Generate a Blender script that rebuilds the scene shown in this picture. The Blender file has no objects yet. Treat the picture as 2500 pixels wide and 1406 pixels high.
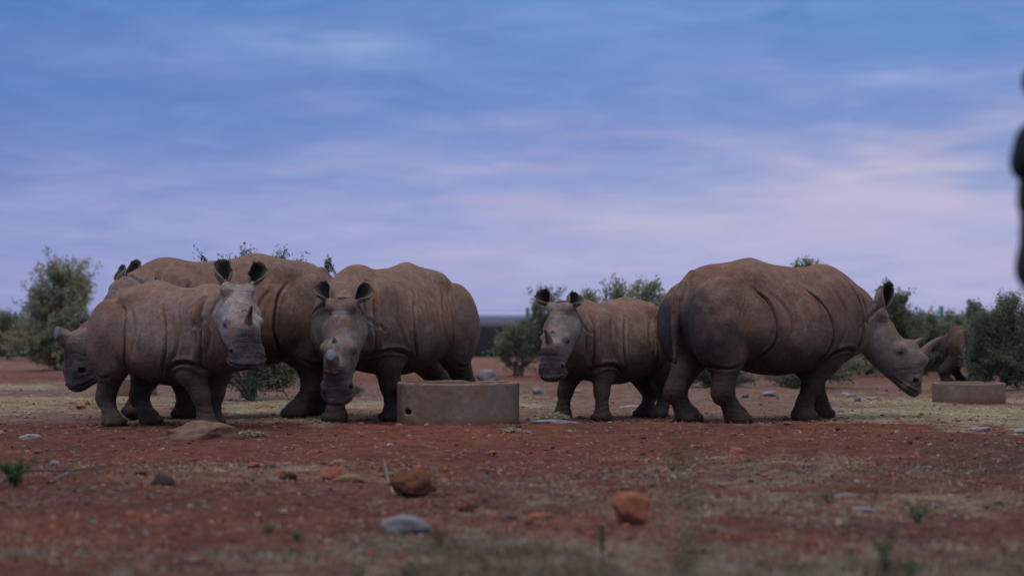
import bpy, math, random, os
import numpy as np
from mathutils import Vector, Matrix, noise as mnoise

scene = bpy.context.scene
R = math.radians
PITCH = R(1.0125)
FPX = 4640.0
CAMZ = 1.05

# ------------------------------------------------------------------ camera
cam_data = bpy.data.cameras.new('camera')
cam = bpy.data.objects.new('camera', cam_data)
scene.collection.objects.link(cam)
cam.location = (0, 0, CAMZ)
cam.rotation_euler = (math.pi / 2 + PITCH, 0, 0)
cam_data.sensor_width = 36.0
cam_data.sensor_fit = 'HORIZONTAL'
cam_data.lens = FPX / 2500.0 * 36.0
cam_data.clip_start = 0.05
cam_data.clip_end = 30000
cam_data.dof.use_dof = True
cam_data.dof.focus_distance = 19.6
cam_data.dof.aperture_fstop = 1.25
scene.camera = cam

# ------------------------------------------------------------------ world
SUN_DIR = Vector((-0.45, -0.50, 1.5)).normalized()      # towards the sun
world = bpy.data.worlds.new('World')
scene.world = world
world.use_nodes = True
wt = world.node_tree
wt.nodes.clear()


def srgb(r, g, b):
    def f(c):
        c /= 255.0
        return c / 12.92 if c <= 0.04045 else ((c + 0.055) / 1.055) ** 2.4
    return (f(r), f(g), f(b), 1.0)


class NT:
    """tiny helper to write node graphs"""
    def __init__(self, tree):
        self.t = tree

    def n(self, kind, **kw):
        nd = self.t.nodes.new(kind)
        for k, v in kw.items():
            setattr(nd, k, v)
        return nd

    def link(self, a, b):
        self.t.links.new(a, b)

    def put(self, sock, v):
        if isinstance(v, bpy.types.NodeSocket):
            self.t.links.new(v, sock)
        else:
            sock.default_value = v

    def math(self, op, a, b=0.0, c=None, clamp=False):
        nd = self.n('ShaderNodeMath', operation=op, use_clamp=clamp)
        self.put(nd.inputs[0], a)
        self.put(nd.inputs[1], b)
        if c is not None:
            self.put(nd.inputs[2], c)
        return nd.outputs[0]

    def mix(self, f, a, b, mode='MIX'):
        nd = self.n('ShaderNodeMix', data_type='RGBA', blend_type=mode)
        self.put(nd.inputs['Factor'], f)
        self.put(nd.inputs['A'] if False else nd.inputs[6], a)
        self.put(nd.inputs[7], b)
        return nd.outputs[2]

    def ramp(self, f, stops, interp='LINEAR'):
        nd = self.n('ShaderNodeValToRGB')
        nd.color_ramp.interpolation = interp
        els = nd.color_ramp.elements
        while len(els) < len(stops):
            els.new(0.5)
        for e, (p, c) in zip(els, stops):
            e.position = p
            e.color = c if not isinstance(c, (int, float)) else (c, c, c, 1)
        self.put(nd.inputs[0], f)
        return nd.outputs[0]

    def noise(self, vec, scale, detail=4, rough=0.55, dist=0.0):
        nd = self.n('ShaderNodeTexNoise')
        if vec is not None:
            self.link(vec, nd.inputs['Vector'])
        nd.inputs['Scale'].default_value = scale
        nd.inputs['Detail'].default_value = detail
        nd.inputs['Roughness'].default_value = rough
        nd.inputs['Distortion'].default_value = dist
        return nd.outputs['Fac']

    def mapping(self, vec, scale=(1, 1, 1), loc=(0, 0, 0), rot=(0, 0, 0)):
        nd = self.n('ShaderNodeMapping')
        self.link(vec, nd.inputs['Vector'])
        nd.inputs['Scale'].default_value = scale
        nd.inputs['Location'].default_value = loc
        nd.inputs['Rotation'].default_value = rot
        return nd.outputs[0]


w = NT(wt)
tc = w.n('ShaderNodeTexCoord')
sep = w.n('ShaderNodeSeparateXYZ')
w.link(tc.outputs['Generated'], sep.inputs[0])
dx, dy, dz = sep.outputs
azi = w.math('ARCTAN2', dx, dy)                      # 0 ahead, + to the right
zz = w.math('MAXIMUM', dz, 0.0)
# wobble the height a little with stretched noise so that the bands drift like cloud layers
# cloud layer coordinates: a flat deck seen from below, streaks thin out to the horizon
comb = w.n('ShaderNodeCombineXYZ')
w.link(w.math('MULTIPLY', azi, 7.0), comb.inputs[0])
w.link(w.math('POWER', zz, 0.8), comb.inputs[1])
mp = w.mapping(comb.outputs[0], scale=(1.0, 26.0, 1.0))
n_big = w.noise(mp, 1.1, 3, 0.5, 0.3)
mp2 = w.mapping(comb.outputs[0], scale=(1.4, 52.0, 1.0), loc=(3.1, 1.7, 0))
n_fine = w.noise(mp2, 1.3, 5, 0.55, 0.5)
cl = w.math('ADD', w.math('MULTIPLY', n_big, 0.6), w.math('MULTIPLY', n_fine, 0.4))
cl = w.math('MULTIPLY', w.math('SUBTRACT', cl, 0.5), 1.0)
zw = w.math('ADD', zz, w.math('MULTIPLY', cl, -0.085))
base = w.ramp(w.math('MULTIPLY', zw, 1.0, clamp=True), [
    (0.0, srgb(174, 177, 216)), (0.025, srgb(176, 180, 220)), (0.055, srgb(165, 175, 219)),
    (0.085, srgb(131, 156, 209)), (0.12, srgb(117, 150, 208)), (0.17, srgb(106, 148, 206)),
    (0.30, srgb(130, 158, 204)), (0.55, (.74, .73, .77, 1)), (1.0, (1.12, 1.06, 1.06, 1))])
# the right side is brighter and pinker, the left side bluer and darker
side = w.math('MULTIPLY', azi, 1.9)
side = w.math('MULTIPLY_ADD', side, 0.5, 0.5, clamp=True)
side = w.ramp(side, [(0.0, srgb(196, 206, 232)), (0.5, srgb(240, 242, 252)), (1.0, (1.0, 1.0, 1.0, 1))])
col = w.mix(1.0, base, side, 'MULTIPLY')
pink = w.math('MULTIPLY', w.ramp(zw, [(0.0, 0.35), (0.07, 0.8), (0.13, 0.1), (0.2, 0.0)]),
              w.ramp(w.math('MULTIPLY_ADD', azi, 2.0, 0.5, clamp=True), [(0.15, 0.12), (0.9, 1.0)]))
# soft wavy layering of the cloud deck
lay = w.noise(w.mapping(comb.outputs[0], scale=(1.0, 22.0, 1.0), loc=(8, 3, 0)), 1.7, 7, .62, .9)
lay2 = w.noise(w.mapping(comb.outputs[0], scale=(2.2, 60.0, 1.0), loc=(1, 9, 0)), 1.6, 5, .6, .8)
lm = w.math('ADD', w.math('MULTIPLY', lay, .65), w.math('MULTIPLY', lay2, .35))
lc = w.ramp(lm, [(.33, (.79, .86, .94, 1)), (.50, (.98, .99, 1, 1)), (.68, (1.22, 1.15, 1.07, 1))])
col = w.mix(1.0, col, lc, 'MULTIPLY')
warm = w.ramp(n_big, [(0.46, 0.0), (0.66, 1.0)])
col = w.mix(w.math('MULTIPLY', pink, w.math('MULTIPLY_ADD', warm, 0.75, 0.25)), col, srgb(203, 192, 216))


def blob(a0, z0, ra, rz, c, amt, prev):
    a = w.math('POWER', w.math('MULTIPLY', w.math('SUBTRACT', azi, a0), 1 / ra), 2.0)
    b = w.math('POWER', w.math('MULTIPLY', w.math('SUBTRACT', zz, z0), 1 / rz), 2.0)
    d = w.math('EXPONENT', w.math('MULTIPLY', w.math('ADD', a, b), -1.0))
    d = w.math('MULTIPLY', d, w.ramp(n_fine, [(0.34, 0.25), (0.62, 1.0)]))
    return w.mix(w.math('MULTIPLY', d, amt), prev, c)


def az(u):
    return math.atan((u - 1250) / FPX)


def el(v):
    return math.sin(math.atan((785 - v) / FPX))


for (u, v, ru, rv, c, amt) in [
        (870, 115, 130, 30, srgb(168, 190, 220), 0.55), (700, 100, 300, 40, srgb(150, 172, 220), 0.5),
        (380, 165, 260, 40, srgb(146, 164, 218), 0.55), (950, 150, 220, 30, srgb(148, 172, 220), 0.5),
        (1350, 40, 250, 50, srgb(130, 166, 222), 0.5), (2260, 200, 220, 32, srgb(168, 180, 222), 0.6),
        (1360, 378, 130, 18, srgb(178, 164, 214), 0.6), (1560, 325, 140, 20, srgb(170, 164, 214), 0.5),
        (2000, 600, 700, 90, srgb(190, 188, 220), 0.5), (2000, 400, 420, 34, srgb(190, 184, 220), 0.6), (2180, 425, 200, 22, srgb(214, 206, 214), 0.65),
        (1900, 520, 520, 42, srgb(198, 192, 216), 0.55), (1650, 560, 260, 24, srgb(204, 196, 208), 0.5),
        (1250, 490, 220, 14, srgb(186, 172, 212), 0.55), (240, 500, 170, 16, srgb(150, 150, 208), 0.5),
        (200, 240, 330, 60, srgb(84, 130, 196), 0.45), (1700, 130, 500, 34, srgb(100, 142, 212), 0.4),
        (2350, 110, 260, 34, srgb(92, 140, 206), 0.45), (1350, 440, 360, 14, srgb(134, 156, 212), 0.4)]:
    col = blob(az(u), el(v), ru / FPX, rv / FPX, c, amt, col)
# clear Nishita sky behind the thin overcast
sky = w.n('ShaderNodeTexSky', sky_type='NISHITA')
sky.sun_disc = False
sky.sun_elevation = math.asin(SUN_DIR.z)
sky.sun_rotation = math.atan2(SUN_DIR.x, SUN_DIR.y)
bg_s = w.n('ShaderNodeBackground')
w.link(sky.outputs[0], bg_s.inputs[0])
bg_s.inputs[1].default_value = 0.05
bg_c = w.n('ShaderNodeBackground')
w.link(col, bg_c.inputs[0])
bg_c.inputs[1].default_value = 1.0
mixs = w.n('ShaderNodeMixShader')
mixs.inputs[0].default_value = 0.94
w.link(bg_s.outputs[0], mixs.inputs[1])
w.link(bg_c.outputs[0], mixs.inputs[2])
wo = w.n('ShaderNodeOutputWorld')
w.link(mixs.outputs[0], wo.inputs[0])

# ------------------------------------------------------------------ sun (thin overcast, so very soft)
sl = bpy.data.lights.new('sun', 'SUN')
sl.energy = 1.35
sl.angle = R(40)
sl.color = (1.0, 0.93, 0.90)
sun = bpy.data.objects.new('sun', sl)
sun.rotation_euler = SUN_DIR.to_track_quat('Z', 'Y').to_euler()
scene.collection.objects.link(sun)

scene.view_settings.view_transform = 'Standard'
scene.view_settings.look = 'None'
scene.view_settings.exposure = 0.0
scene.view_settings.gamma = 1.0
scene.view_settings.use_curve_mapping = False
scene.render.engine = 'CYCLES'
scene.cycles.max_bounces = 5
scene.cycles.use_denoising = True


def at(u, v, Y):
    """world point at depth Y that the photograph shows at pixel (u, v)"""
    a = (u - 1250) / FPX
    b = (703 - v) / FPX
    cp, sp = math.cos(PITCH), math.sin(PITCH)
    # direction = fwd + a*right + b*up
    dyy = cp - b * sp
    dzz = sp + b * cp
    t = Y / dyy
    return np.array([a * t, Y, CAMZ + dzz * t])


def gx(u, Y):
    return (u - 1250) / FPX * Y


# ------------------------------------------------------------------ materials
def new_mat(name):
    m = bpy.data.materials.new(name)
    m.use_nodes = True
    t = m.node_tree
    t.nodes.clear()
    g = NT(t)
    out = g.n('ShaderNodeOutputMaterial')
    bs = g.n('ShaderNodeBsdfPrincipled')
    g.link(bs.outputs[0], out.inputs[0])
    bs.inputs['Specular IOR Level'].default_value = 0.25
    return m, g, bs


def add_bump(g, bs, h, strength, dist):
    b = g.n('ShaderNodeBump')
    b.inputs['Strength'].default_value = strength
    b.inputs['Distance'].default_value = dist
    g.link(h, b.inputs['Height'])
    g.link(b.outputs[0], bs.inputs['Normal'])


def simple_mat(name, c1, c2, scale=8.0, rough=0.8, bump=0.0, spec=0.25, detail=5):
    m, g, bs = new_mat(name)
    tcn = g.n('ShaderNodeTexCoord')
    n = g.noise(tcn.outputs['Object'], scale, detail, 0.6)
    f = g.ramp(n, [(0.35, 0.0), (0.65, 1.0)])
    g.link(g.mix(f, c1, c2), bs.inputs['Base Color'])
    bs.inputs['Roughness'].default_value = rough
    bs.inputs['Specular IOR Level'].default_value = spec
    if bump:
        add_bump(g, bs, g.noise(tcn.outputs['Object'], scale * 3, 6, 0.65), 1.0, bump)
    return m


def attr_mat(name, rough=0.8, bump=0.0, bscale=40, var=0.25, trans=0.0, vscale=9.0):
    """colour comes from the mesh's own colour attribute, plus noise"""
    m, g, bs = new_mat(name)
    a = g.n('ShaderNodeAttribute')
    a.attribute_name = 'Col'
    tcn = g.n('ShaderNodeTexCoord')
    n = g.noise(tcn.outputs['Object'], vscale, 4, 0.6)
    k = g.math('MULTIPLY_ADD', n, 2 * var, 1.0 - var)
    cc = g.n('ShaderNodeVectorMath', operation='SCALE')
    g.link(a.outputs['Color'], cc.inputs[0])
    g.link(k, cc.inputs['Scale'])
    g.link(cc.outputs[0], bs.inputs['Base Color'])
    bs.inputs['Roughness'].default_value = rough
    if bump:
        add_bump(g, bs, g.noise(tcn.outputs['Object'], bscale, 6, 0.65), 1.0, bump)
    if trans:
        bs.inputs['Transmission Weight'].default_value = 0.0
        tr = g.n('ShaderNodeBsdfTranslucent')
        g.link(cc.outputs[0], tr.inputs[0])
        ms = g.n('ShaderNodeMixShader')
        ms.inputs[0].default_value = trans
        g.link(bs.outputs[0], ms.inputs[1])
        g.link(tr.outputs[0], ms.inputs[2])
        out = [x for x in m.node_tree.nodes if x.type == 'OUTPUT_MATERIAL'][0]
        g.link(ms.outputs[0], out.inputs[0])
    return m


# ------------------------------------------------------------------ mesh helpers
def mesh_np(name, V, F, mat, parent=None, smooth=True, col=None):
    """V (n,3); F list/array of equal sized faces or list of mixed faces"""
    me = bpy.data.meshes.new(name)
    V = np.asarray(V, dtype=np.float32)
    if isinstance(F, np.ndarray):
        nf, k = F.shape
        me.vertices.add(len(V))
        me.vertices.foreach_set('co', V.ravel())
        me.loops.add(nf * k)
        me.loops.foreach_set('vertex_index', F.ravel().astype(np.int32))
        me.polygons.add(nf)
        me.polygons.foreach_set('loop_start', np.arange(0, nf * k, k, dtype=np.int32))
        me.polygons.foreach_set('loop_total', np.full(nf, k, dtype=np.int32))
        me.update(calc_edges=True)
    else:
        me.from_pydata([tuple(map(float, v)) for v in V], [], [tuple(map(int, f)) for f in F])
        me.update()
    me.polygons.foreach_set('use_smooth', np.full(len(me.polygons), smooth))
    if col is not None:
        at_ = me.color_attributes.new('Col', 'FLOAT_COLOR', 'POINT')
        c = np.ones((len(V), 4), dtype=np.float32)
        c[:, :3] = col
        at_.data.foreach_set('color', c.ravel())
    me.materials.append(mat)
    o = bpy.data.objects.new(name, me)
    scene.collection.objects.link(o)
    if parent is not None:
        o.parent = parent
    return o


def empty(name, loc=(0, 0, 0)):
    o = bpy.data.objects.new(name, None)
    o.empty_display_size = 0.2
    scene.collection.objects.link(o)
    o.location = loc
    return o


def tag(o, label=None, cat=None, group=None, kind=None):
    if label:
        o['label'] = label
    if cat:
        o['category'] = cat
    if group:
        o['group'] = group
    if kind:
        o['kind'] = kind
    return o


# cheap numpy value noise
_rs = np.random.RandomState(5)
_G = _rs.rand(64, 64, 64).astype(np.float32)
_G2 = _rs.rand(256, 256).astype(np.float32)


def vn3(P, sc):
    P = P * sc + 100.0
    i = np.floor(P).astype(int)
    f = P - i
    f = f * f * (3 - 2 * f)
    i &= 63
    j = (i + 1) & 63
    r = 0
    for a in (0, 1):
        for b in (0, 1):
            for c in (0, 1):
                wgt = (f[..., 0] if a else 1 - f[..., 0]) * (f[..., 1] if b else 1 - f[..., 1]) * (f[..., 2] if c else 1 - f[..., 2])
                r = r + wgt * _G[(j if a else i)[..., 0], (j if b else i)[..., 1], (j if c else i)[..., 2]]
    return r


def vn2(x, y):
    i = np.floor(x).astype(int)
    j = np.floor(y).astype(int)
    fx = x - i
    fy = y - j
    fx = fx * fx * (3 - 2 * fx)
    fy = fy * fy * (3 - 2 * fy)
    i &= 255
    j &= 255
    i1 = (i + 1) & 255
    j1 = (j + 1) & 255
    return (_G2[i, j] * (1 - fx) + _G2[i1, j] * fx) * (1 - fy) + (_G2[i, j1] * (1 - fx) + _G2[i1, j1] * fx) * fy


def sstep(a, b, x):
    t = np.clip((x - a) / (b - a), 0, 1)
    return t * t * (3 - 2 * t)


# ------------------------------------------------------------------ implicit surfaces
class Field:
    def __init__(self, lo, hi, vox):
        self.lo = np.array(lo, float)
        self.vox = vox
        n = np.ceil((np.array(hi) - self.lo) / vox).astype(int) + 1
        self.n = n
        self.F = np.full(tuple(n), 0.6, dtype=np.float32)
        self.ax = [(self.lo[i] + np.arange(n[i]) * vox).astype(np.float32) for i in range(3)]

    def block(self, lo, hi):
        s = []
        for i in range(3):
            a = int(max(0, math.floor((lo[i] - self.lo[i]) / self.vox)))
            b = int(min(self.n[i], math.ceil((hi[i] - self.lo[i]) / self.vox) + 1))
            if b <= a:
                return None
            s.append(slice(a, b))
        return tuple(s)

    def xyz(self, s):
        return (self.ax[0][s[0]][:, None, None], self.ax[1][s[1]][None, :, None], self.ax[2][s[2]][None, None, :])

    def union(self, fn, lo, hi, k=0.08, mode='u'):
        m = k + 0.04
        s = self.block(np.array(lo) - m, np.array(hi) + m)
        if s is None:
            return
        X, Y, Z = self.xyz(s)
        d = fn(X, Y, Z).astype(np.float32)
        A = self.F[s]
        if mode == 'u':
            h = np.clip(0.5 + 0.5 * (A - d) / k, 0, 1)
            self.F[s] = A + (d - A) * h - k * h * (1 - h)
        elif mode == 'sub':
            d = -d
            h = np.clip(0.5 - 0.5 * (A - d) / k, 0, 1)
            self.F[s] = A + (d - A) * h + k * h * (1 - h)
        elif mode == 'add':
            self.F[s] = A + d

    # primitives
    def ell(self, c, r, M=None, k=0.1, mode='u'):
        c = np.array(c, float)
        r = np.array(r, float)
        R_ = np.eye(3) if M is None else np.array(M, float)       # rows = local axes
        rm = r.max()

        def fn(X, Y, Z):
            a, b, e = X - c[0], Y - c[1], Z - c[2]
            l = [R_[i, 0] * a + R_[i, 1] * b + R_[i, 2] * e for i in range(3)]
            k0 = np.sqrt((l[0] / r[0]) ** 2 + (l[1] / r[1]) ** 2 + (l[2] / r[2]) ** 2) + 1e-5
            k1 = np.sqrt((l[0] / r[0] ** 2) ** 2 + (l[1] / r[1] ** 2) ** 2 + (l[2] / r[2] ** 2) ** 2) + 1e-5
            return k0 * (k0 - 1) / k1
        ext = np.sqrt(((R_ * r[:, None]) ** 2).sum(0))
        self.union(fn, c - ext, c + ext, k, mode)

    def cone(self, a, b, ra, rb, k=0.06, wa=None, wb=None, up=(0, 0, 1), mode='u'):
        """tapered capsule; wa/wb give a different half width sideways"""
        a = np.array(a, float)
        b = np.array(b, float)
        ab = b - a
        L2 = float(ab @ ab) + 1e-9
        L = math.sqrt(L2)
        t_ = ab / L
        side = np.cross(t_, np.array(up, float))
        if np.linalg.norm(side) < 1e-3:
            side = np.array([0, 1.0, 0])
        side /= np.linalg.norm(side)
        wa = wa or ra
        wb = wb or rb

        def fn(X, Y, Z):
            p, q, e = X - a[0], Y - a[1], Z - a[2]
            t = np.clip((p * ab[0] + q * ab[1] + e * ab[2]) / L2, 0, 1)
            rr = ra + (rb - ra) * t
            ww = wa + (wb - wa) * t
            dx_, dy_, dz_ = p - t * ab[0], q - t * ab[1], e - t * ab[2]
            sd = dx_ * side[0] + dy_ * side[1] + dz_ * side[2]
            sc = (rr / ww) - 1.0
            dx_ = dx_ + side[0] * sd * sc
            dy_ = dy_ + side[1] * sd * sc
            dz_ = dz_ + side[2] * sd * sc
            mn = np.minimum(1.0, ww / rr)
            return (np.sqrt(dx_ ** 2 + dy_ ** 2 + dz_ ** 2) - rr) * mn
        rm = max(ra, rb, wa, wb)
        self.union(fn, np.minimum(a, b) - rm, np.maximum(a, b) + rm, k, mode)

    def chain(self, pts, k=0.06, **kw):
        for p, q in zip(pts[:-1], pts[1:]):
            self.cone(p[:3], q[:3], p[3], q[3], k, p[4] if len(p) > 4 else None, q[4] if len(q) > 4 else None, **kw)

    def loft(self, org, t, up, side, st, k=0.1, pw=2.0, egg=0.0, rng=None):
        """stations (s, top, bottom, half width) along axis t from org"""
        org = np.array(org, float)
        st = np.array(st, float)
        s_d = np.linspace(st[0, 0], st[-1, 0], 160)
        prof = [smooth_interp(s_d, st[:, 0], st[:, i]) for i in (1, 2, 3)]
        s0, s1 = st[0, 0], st[-1, 0]

        def fn(X, Y, Z):
            p, q, e = X - org[0], Y - org[1], Z - org[2]
            s = p * t[0] + q * t[1] + e * t[2]
            h = p * up[0] + q * up[1] + e * up[2]
            l = p * side[0] + q * side[1] + e * side[2]
            top = np.interp(s, s_d, prof[0])
            bot = np.interp(s, s_d, prof[1])
            ww = np.interp(s, s_d, prof[2])
            hh = (top - bot) / 2
            hc = (top + bot) / 2
            hn = (h - hc) / hh
            ww = ww * (1 - egg * np.clip(hn, -1, 1))
            ln = np.abs(l) / ww
            k0 = (ln ** pw + np.abs(hn) ** pw) ** (1 / pw) + 1e-5
            if pw == 2.0:
                k1 = np.sqrt((l / ww ** 2) ** 2 + (hn / hh) ** 2) + 1e-4
                d = k0 * (k0 - 1) / k1
            else:
                d = (k0 - 1) * np.minimum(ww, hh)
            over = np.maximum(s0 - s, 0) + np.maximum(s - s1, 0)
            return np.where(over > 0, np.sqrt(np.maximum(d, 0) ** 2 + over ** 2) + np.minimum(d, 0) * 0, d)
        mh = max(np.abs(st[:, 1]).max(), np.abs(st[:, 2]).max())
        mw = st[:, 3].max() * (1 + abs(egg))
        cs = []
        for s in (s0, s1):
            for h in (st[:, 2].min(), st[:, 1].max()):
                for l in (-mw, mw):
                    cs.append(org + np.array(t) * s + np.array(up) * h + np.array(side) * l)
        cs = np.array(cs)
        self.union(fn, cs.min(0), cs.max(0), k)

    def line(self, fn_pl, lo, hi, amp, wid, ridge=0.5):
        """carve a fold: fn_pl gives the distance to the fold line"""
        def fn(X, Y, Z):
            d = fn_pl(X, Y, Z)
            return amp * np.exp(-(d / wid) ** 2) - ridge * amp * np.exp(-((d - 2.2 * wid) / (1.4 * wid)) ** 2)
        self.union(fn, lo, hi, 0.0, 'add')

    def mesh(self):
        F = self.F
        ins = F < 0
        nx, ny, nz = F.shape
        cy, cz = ny - 1, nz - 1
        ncell = (nx - 1) * cy * cz
        acc = np.zeros((ncell, 3), np.float64)
        cnt = np.zeros(ncell, np.int32)
        quads = []
        for axn in range(3):
            sl0 = [slice(None)] * 3
            sl1 = [slice(None)] * 3
            sl0[axn] = slice(0, -1)
            sl1[axn] = slice(1, None)
            a, b = ins[tuple(sl0)], ins[tuple(sl1)]
            I = np.array(np.nonzero(a != b)).T
            f0 = F[tuple(I.T)]
            J = I.copy()
            J[:, axn] += 1
            f1 = F[tuple(J.T)]
            t = f0 / (f0 - f1)
            P = I.astype(float)
            P[:, axn] += t
            o1, o2 = [(1, 2), (2, 0), (0, 1)][axn]
            ok = (I[:, o1] > 0) & (I[:, o2] > 0) & (I[:, o1] < F.shape[o1] - 1) & (I[:, o2] < F.shape[o2] - 1)
            I, P = I[ok], P[ok]
            first = ins[tuple(I.T)]
            cells = []
            for (p, q) in ((-1, -1), (0, -1), (0, 0), (-1, 0)):
                C_ = I.copy()
                C_[:, o1] += p
                C_[:, o2] += q
                cid = (C_[:, 0] * cy + C_[:, 1]) * cz + C_[:, 2]
                cells.append(cid)
                cnt += np.bincount(cid, minlength=ncell).astype(np.int32)
                for d in range(3):
                    acc[:, d] += np.bincount(cid, weights=P[:, d], minlength=ncell)
            Q = np.array(cells).T
            Q[~first] = Q[~first][:, ::-1]
            quads.append(Q)
        Q = np.concatenate(quads)
        used = np.nonzero(cnt)[0]
        remap = np.full(ncell, -1, np.int64)
        remap[used] = np.arange(len(used))
        V = acc[used] / cnt[used][:, None] * self.vox + self.lo
        return V, remap[Q]


def smooth_interp(x, xs, ys):
    """monotone-ish cubic (Catmull-Rom) interpolation"""
    xs = np.asarray(xs, float)
    ys = np.asarray(ys, float)
    m = np.zeros_like(ys)
    m[1:-1] = (ys[2:] - ys[:-2]) / (xs[2:] - xs[:-2])
    m[0] = (ys[1] - ys[0]) / (xs[1] - xs[0])
    m[-1] = (ys[-1] - ys[-2]) / (xs[-1] - xs[-2])
    i = np.clip(np.searchsorted(xs, x) - 1, 0, len(xs) - 2)
    h = xs[i + 1] - xs[i]
    t = (x - xs[i]) / h
    return ((2 * t ** 3 - 3 * t ** 2 + 1) * ys[i] + (t ** 3 - 2 * t ** 2 + t) * h * m[i]
            + (-2 * t ** 3 + 3 * t ** 2) * ys[i + 1] + (t ** 3 - t ** 2) * h * m[i + 1])


def poly_dist2(A, B, pts):
    """distance in a plane from (A,B) to polyline pts"""
    d = None
    for (p, q) in zip(pts[:-1], pts[1:]):
        vx, vy = q[0] - p[0], q[1] - p[1]
        L2 = vx * vx + vy * vy + 1e-9
        t = np.clip(((A - p[0]) * vx + (B - p[1]) * vy) / L2, 0, 1)
        e = (A - p[0] - t * vx) ** 2 + (B - p[1] - t * vy) ** 2
        d = e if d is None else np.minimum(d, e)
    return np.sqrt(d)


def spline2(pts, n=24):
    pts = np.array(pts, float)
    t = np.arange(len(pts))
    tt = np.linspace(0, len(pts) - 1, n)
    return np.stack([smooth_interp(tt, t, pts[:, i]) for i in range(pts.shape[1])], 1)

# ------------------------------------------------------------------ rhinoceros
def skin_material():
    m, g, bs = new_mat('rhino_skin')
    a = g.n('ShaderNodeAttribute')
    a.attribute_name = 'Col'
    wr = g.n('ShaderNodeAttribute')
    wr.attribute_name = 'wr'
    tcn = g.n('ShaderNodeTexCoord')
    ob = tcn.outputs['Object']
    n1 = g.noise(ob, 3.2, 5, 0.6, 0.4)
    n2 = g.noise(ob, 14.0, 5, 0.65, 0.8)
    # dry scratches and streaks
    st = g.noise(g.mapping(ob, scale=(6, 6, 40), rot=(0.3, 0.2, 0)), 2.0, 6, 0.7, 1.5)
    st2 = g.noise(g.mapping(ob, scale=(34, 6, 5), rot=(0.1, 0.5, 0.3)), 2.0, 6, 0.7, 1.0)
    k = g.math('ADD', g.math('MULTIPLY', n1, 0.5), g.math('MULTIPLY', n2, 0.5))
    k = g.math('ADD', k, g.math('MULTIPLY', g.math('SUBTRACT', g.math('ADD', st, st2), 1.0), 0.35))
    k = g.math('MULTIPLY_ADD', k, 1.75, 0.02)
    cc = g.n('ShaderNodeVectorMath', operation='SCALE')
    g.link(a.outputs['Color'], cc.inputs[0])
    g.link(k, cc.inputs['Scale'])
    # ochre dust smeared in patches, and thin pale scratches
    bw = g.n('ShaderNodeRGBToBW')
    g.link(a.outputs['Color'], bw.inputs[0])
    dry = g.ramp(bw.outputs[0], [(0.045, 0.0), (0.105, 1.0)])
    dust = g.ramp(g.noise(ob, 2.3, 7, 0.72, 1.4), [(0.51, 0.0), (0.58, 0.70)])
    c2 = g.mix(g.math('MULTIPLY', dust, dry), cc.outputs[0], (0.19, 0.098, 0.064, 1))
    mud = g.ramp(g.noise(ob, 3.1, 6, 0.7, .8), [(0.56, 0.0), (0.70, 0.45)])
    c2 = g.mix(mud, c2, (0.055, 0.042, 0.038, 1))
    pal = g.ramp(g.noise(g.mapping(ob, loc=(5, 2, 8)), 4.4, 7, 0.72, 1.2), [(0.52, 0.0), (0.66, 0.4)])
    c2 = g.mix(g.math('MULTIPLY', pal, dry), c2, (0.27, 0.215, 0.185, 1))
    scr = g.ramp(g.noise(g.mapping(ob, scale=(9, 9, 60), rot=(0.5, 0.9, 0.2)), 1.6, 3, 0.5, 2.2), [(0.64, 0.0), (0.69, 0.45)])
    c3 = g.mix(g.math('MULTIPLY', scr, g.math('MULTIPLY_ADD', dry, .7, .3)), c2, (0.28, 0.24, 0.21, 1))
    fine = g.ramp(g.noise(ob, 46.0, 5, 0.75, .4), [(.36, .80), (.62, 1.12)])
    c3 = g.mix(1.0, c3, fine, 'MULTIPLY')
    # cracks of the wrinkle net hold dark mud
    vo = g.n('ShaderNodeTexVoronoi', feature='DISTANCE_TO_EDGE')
    dv = g.n('ShaderNodeVectorMath', operation='ADD')
    nz = g.n('ShaderNodeTexNoise')
    nz.inputs['Scale'].default_value = 9.0
    g.link(ob, nz.inputs['Vector'])
    sc = g.n('ShaderNodeVectorMath', operation='SCALE')
    g.link(nz.outputs['Color'], sc.inputs[0])
    sc.inputs['Scale'].default_value = 0.26
    g.link(g.mapping(ob, scale=(1.15, 1.0, 2.1), rot=(.25, .35, .1)), dv.inputs[0])
    g.link(sc.outputs[0], dv.inputs[1])
    g.link(dv.outputs[0], vo.inputs['Vector'])
    vo.inputs['Scale'].default_value = 40.0
    crack = g.ramp(vo.outputs['Distance'], [(0.0, 0.0), (0.22, 1.0)])
    g.link(c3, bs.inputs['Base Color'])
    bs.inputs['Roughness'].default_value = 0.78
    bs.inputs['Specular IOR Level'].default_value = 0.22
    # bumps: pebbled skin, long wrinkles (horizontal on legs and muzzle)
    wv = g.noise(g.mapping(ob, scale=(5, 5, 42)), 1.0, 3, 0.5, 1.0)
    wv2 = g.noise(g.mapping(ob, scale=(26, 26, 5), rot=(0, 0.35, 0)), 1.0, 3, 0.5, 1.0)
    h = g.math('MULTIPLY', wv, g.math('MULTIPLY_ADD', wr.outputs['Fac'], 0.50, 0.10))
    h = g.math('ADD', h, g.math('MULTIPLY', wv2, 0.30))
    h = g.math('ADD', h, g.math('MULTIPLY', crack, g.math('MULTIPLY', g.math('MULTIPLY_ADD', wr.outputs['Fac'], 0.05, 0.08), g.ramp(n1, [(.35, .4), (.6, 1.3)]))))
    h = g.math('ADD', h, g.math('MULTIPLY', g.noise(ob, 55, 5, 0.7), 0.25))
    add_bump(g, bs, h, 1.0, 0.026)
    return m


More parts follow.
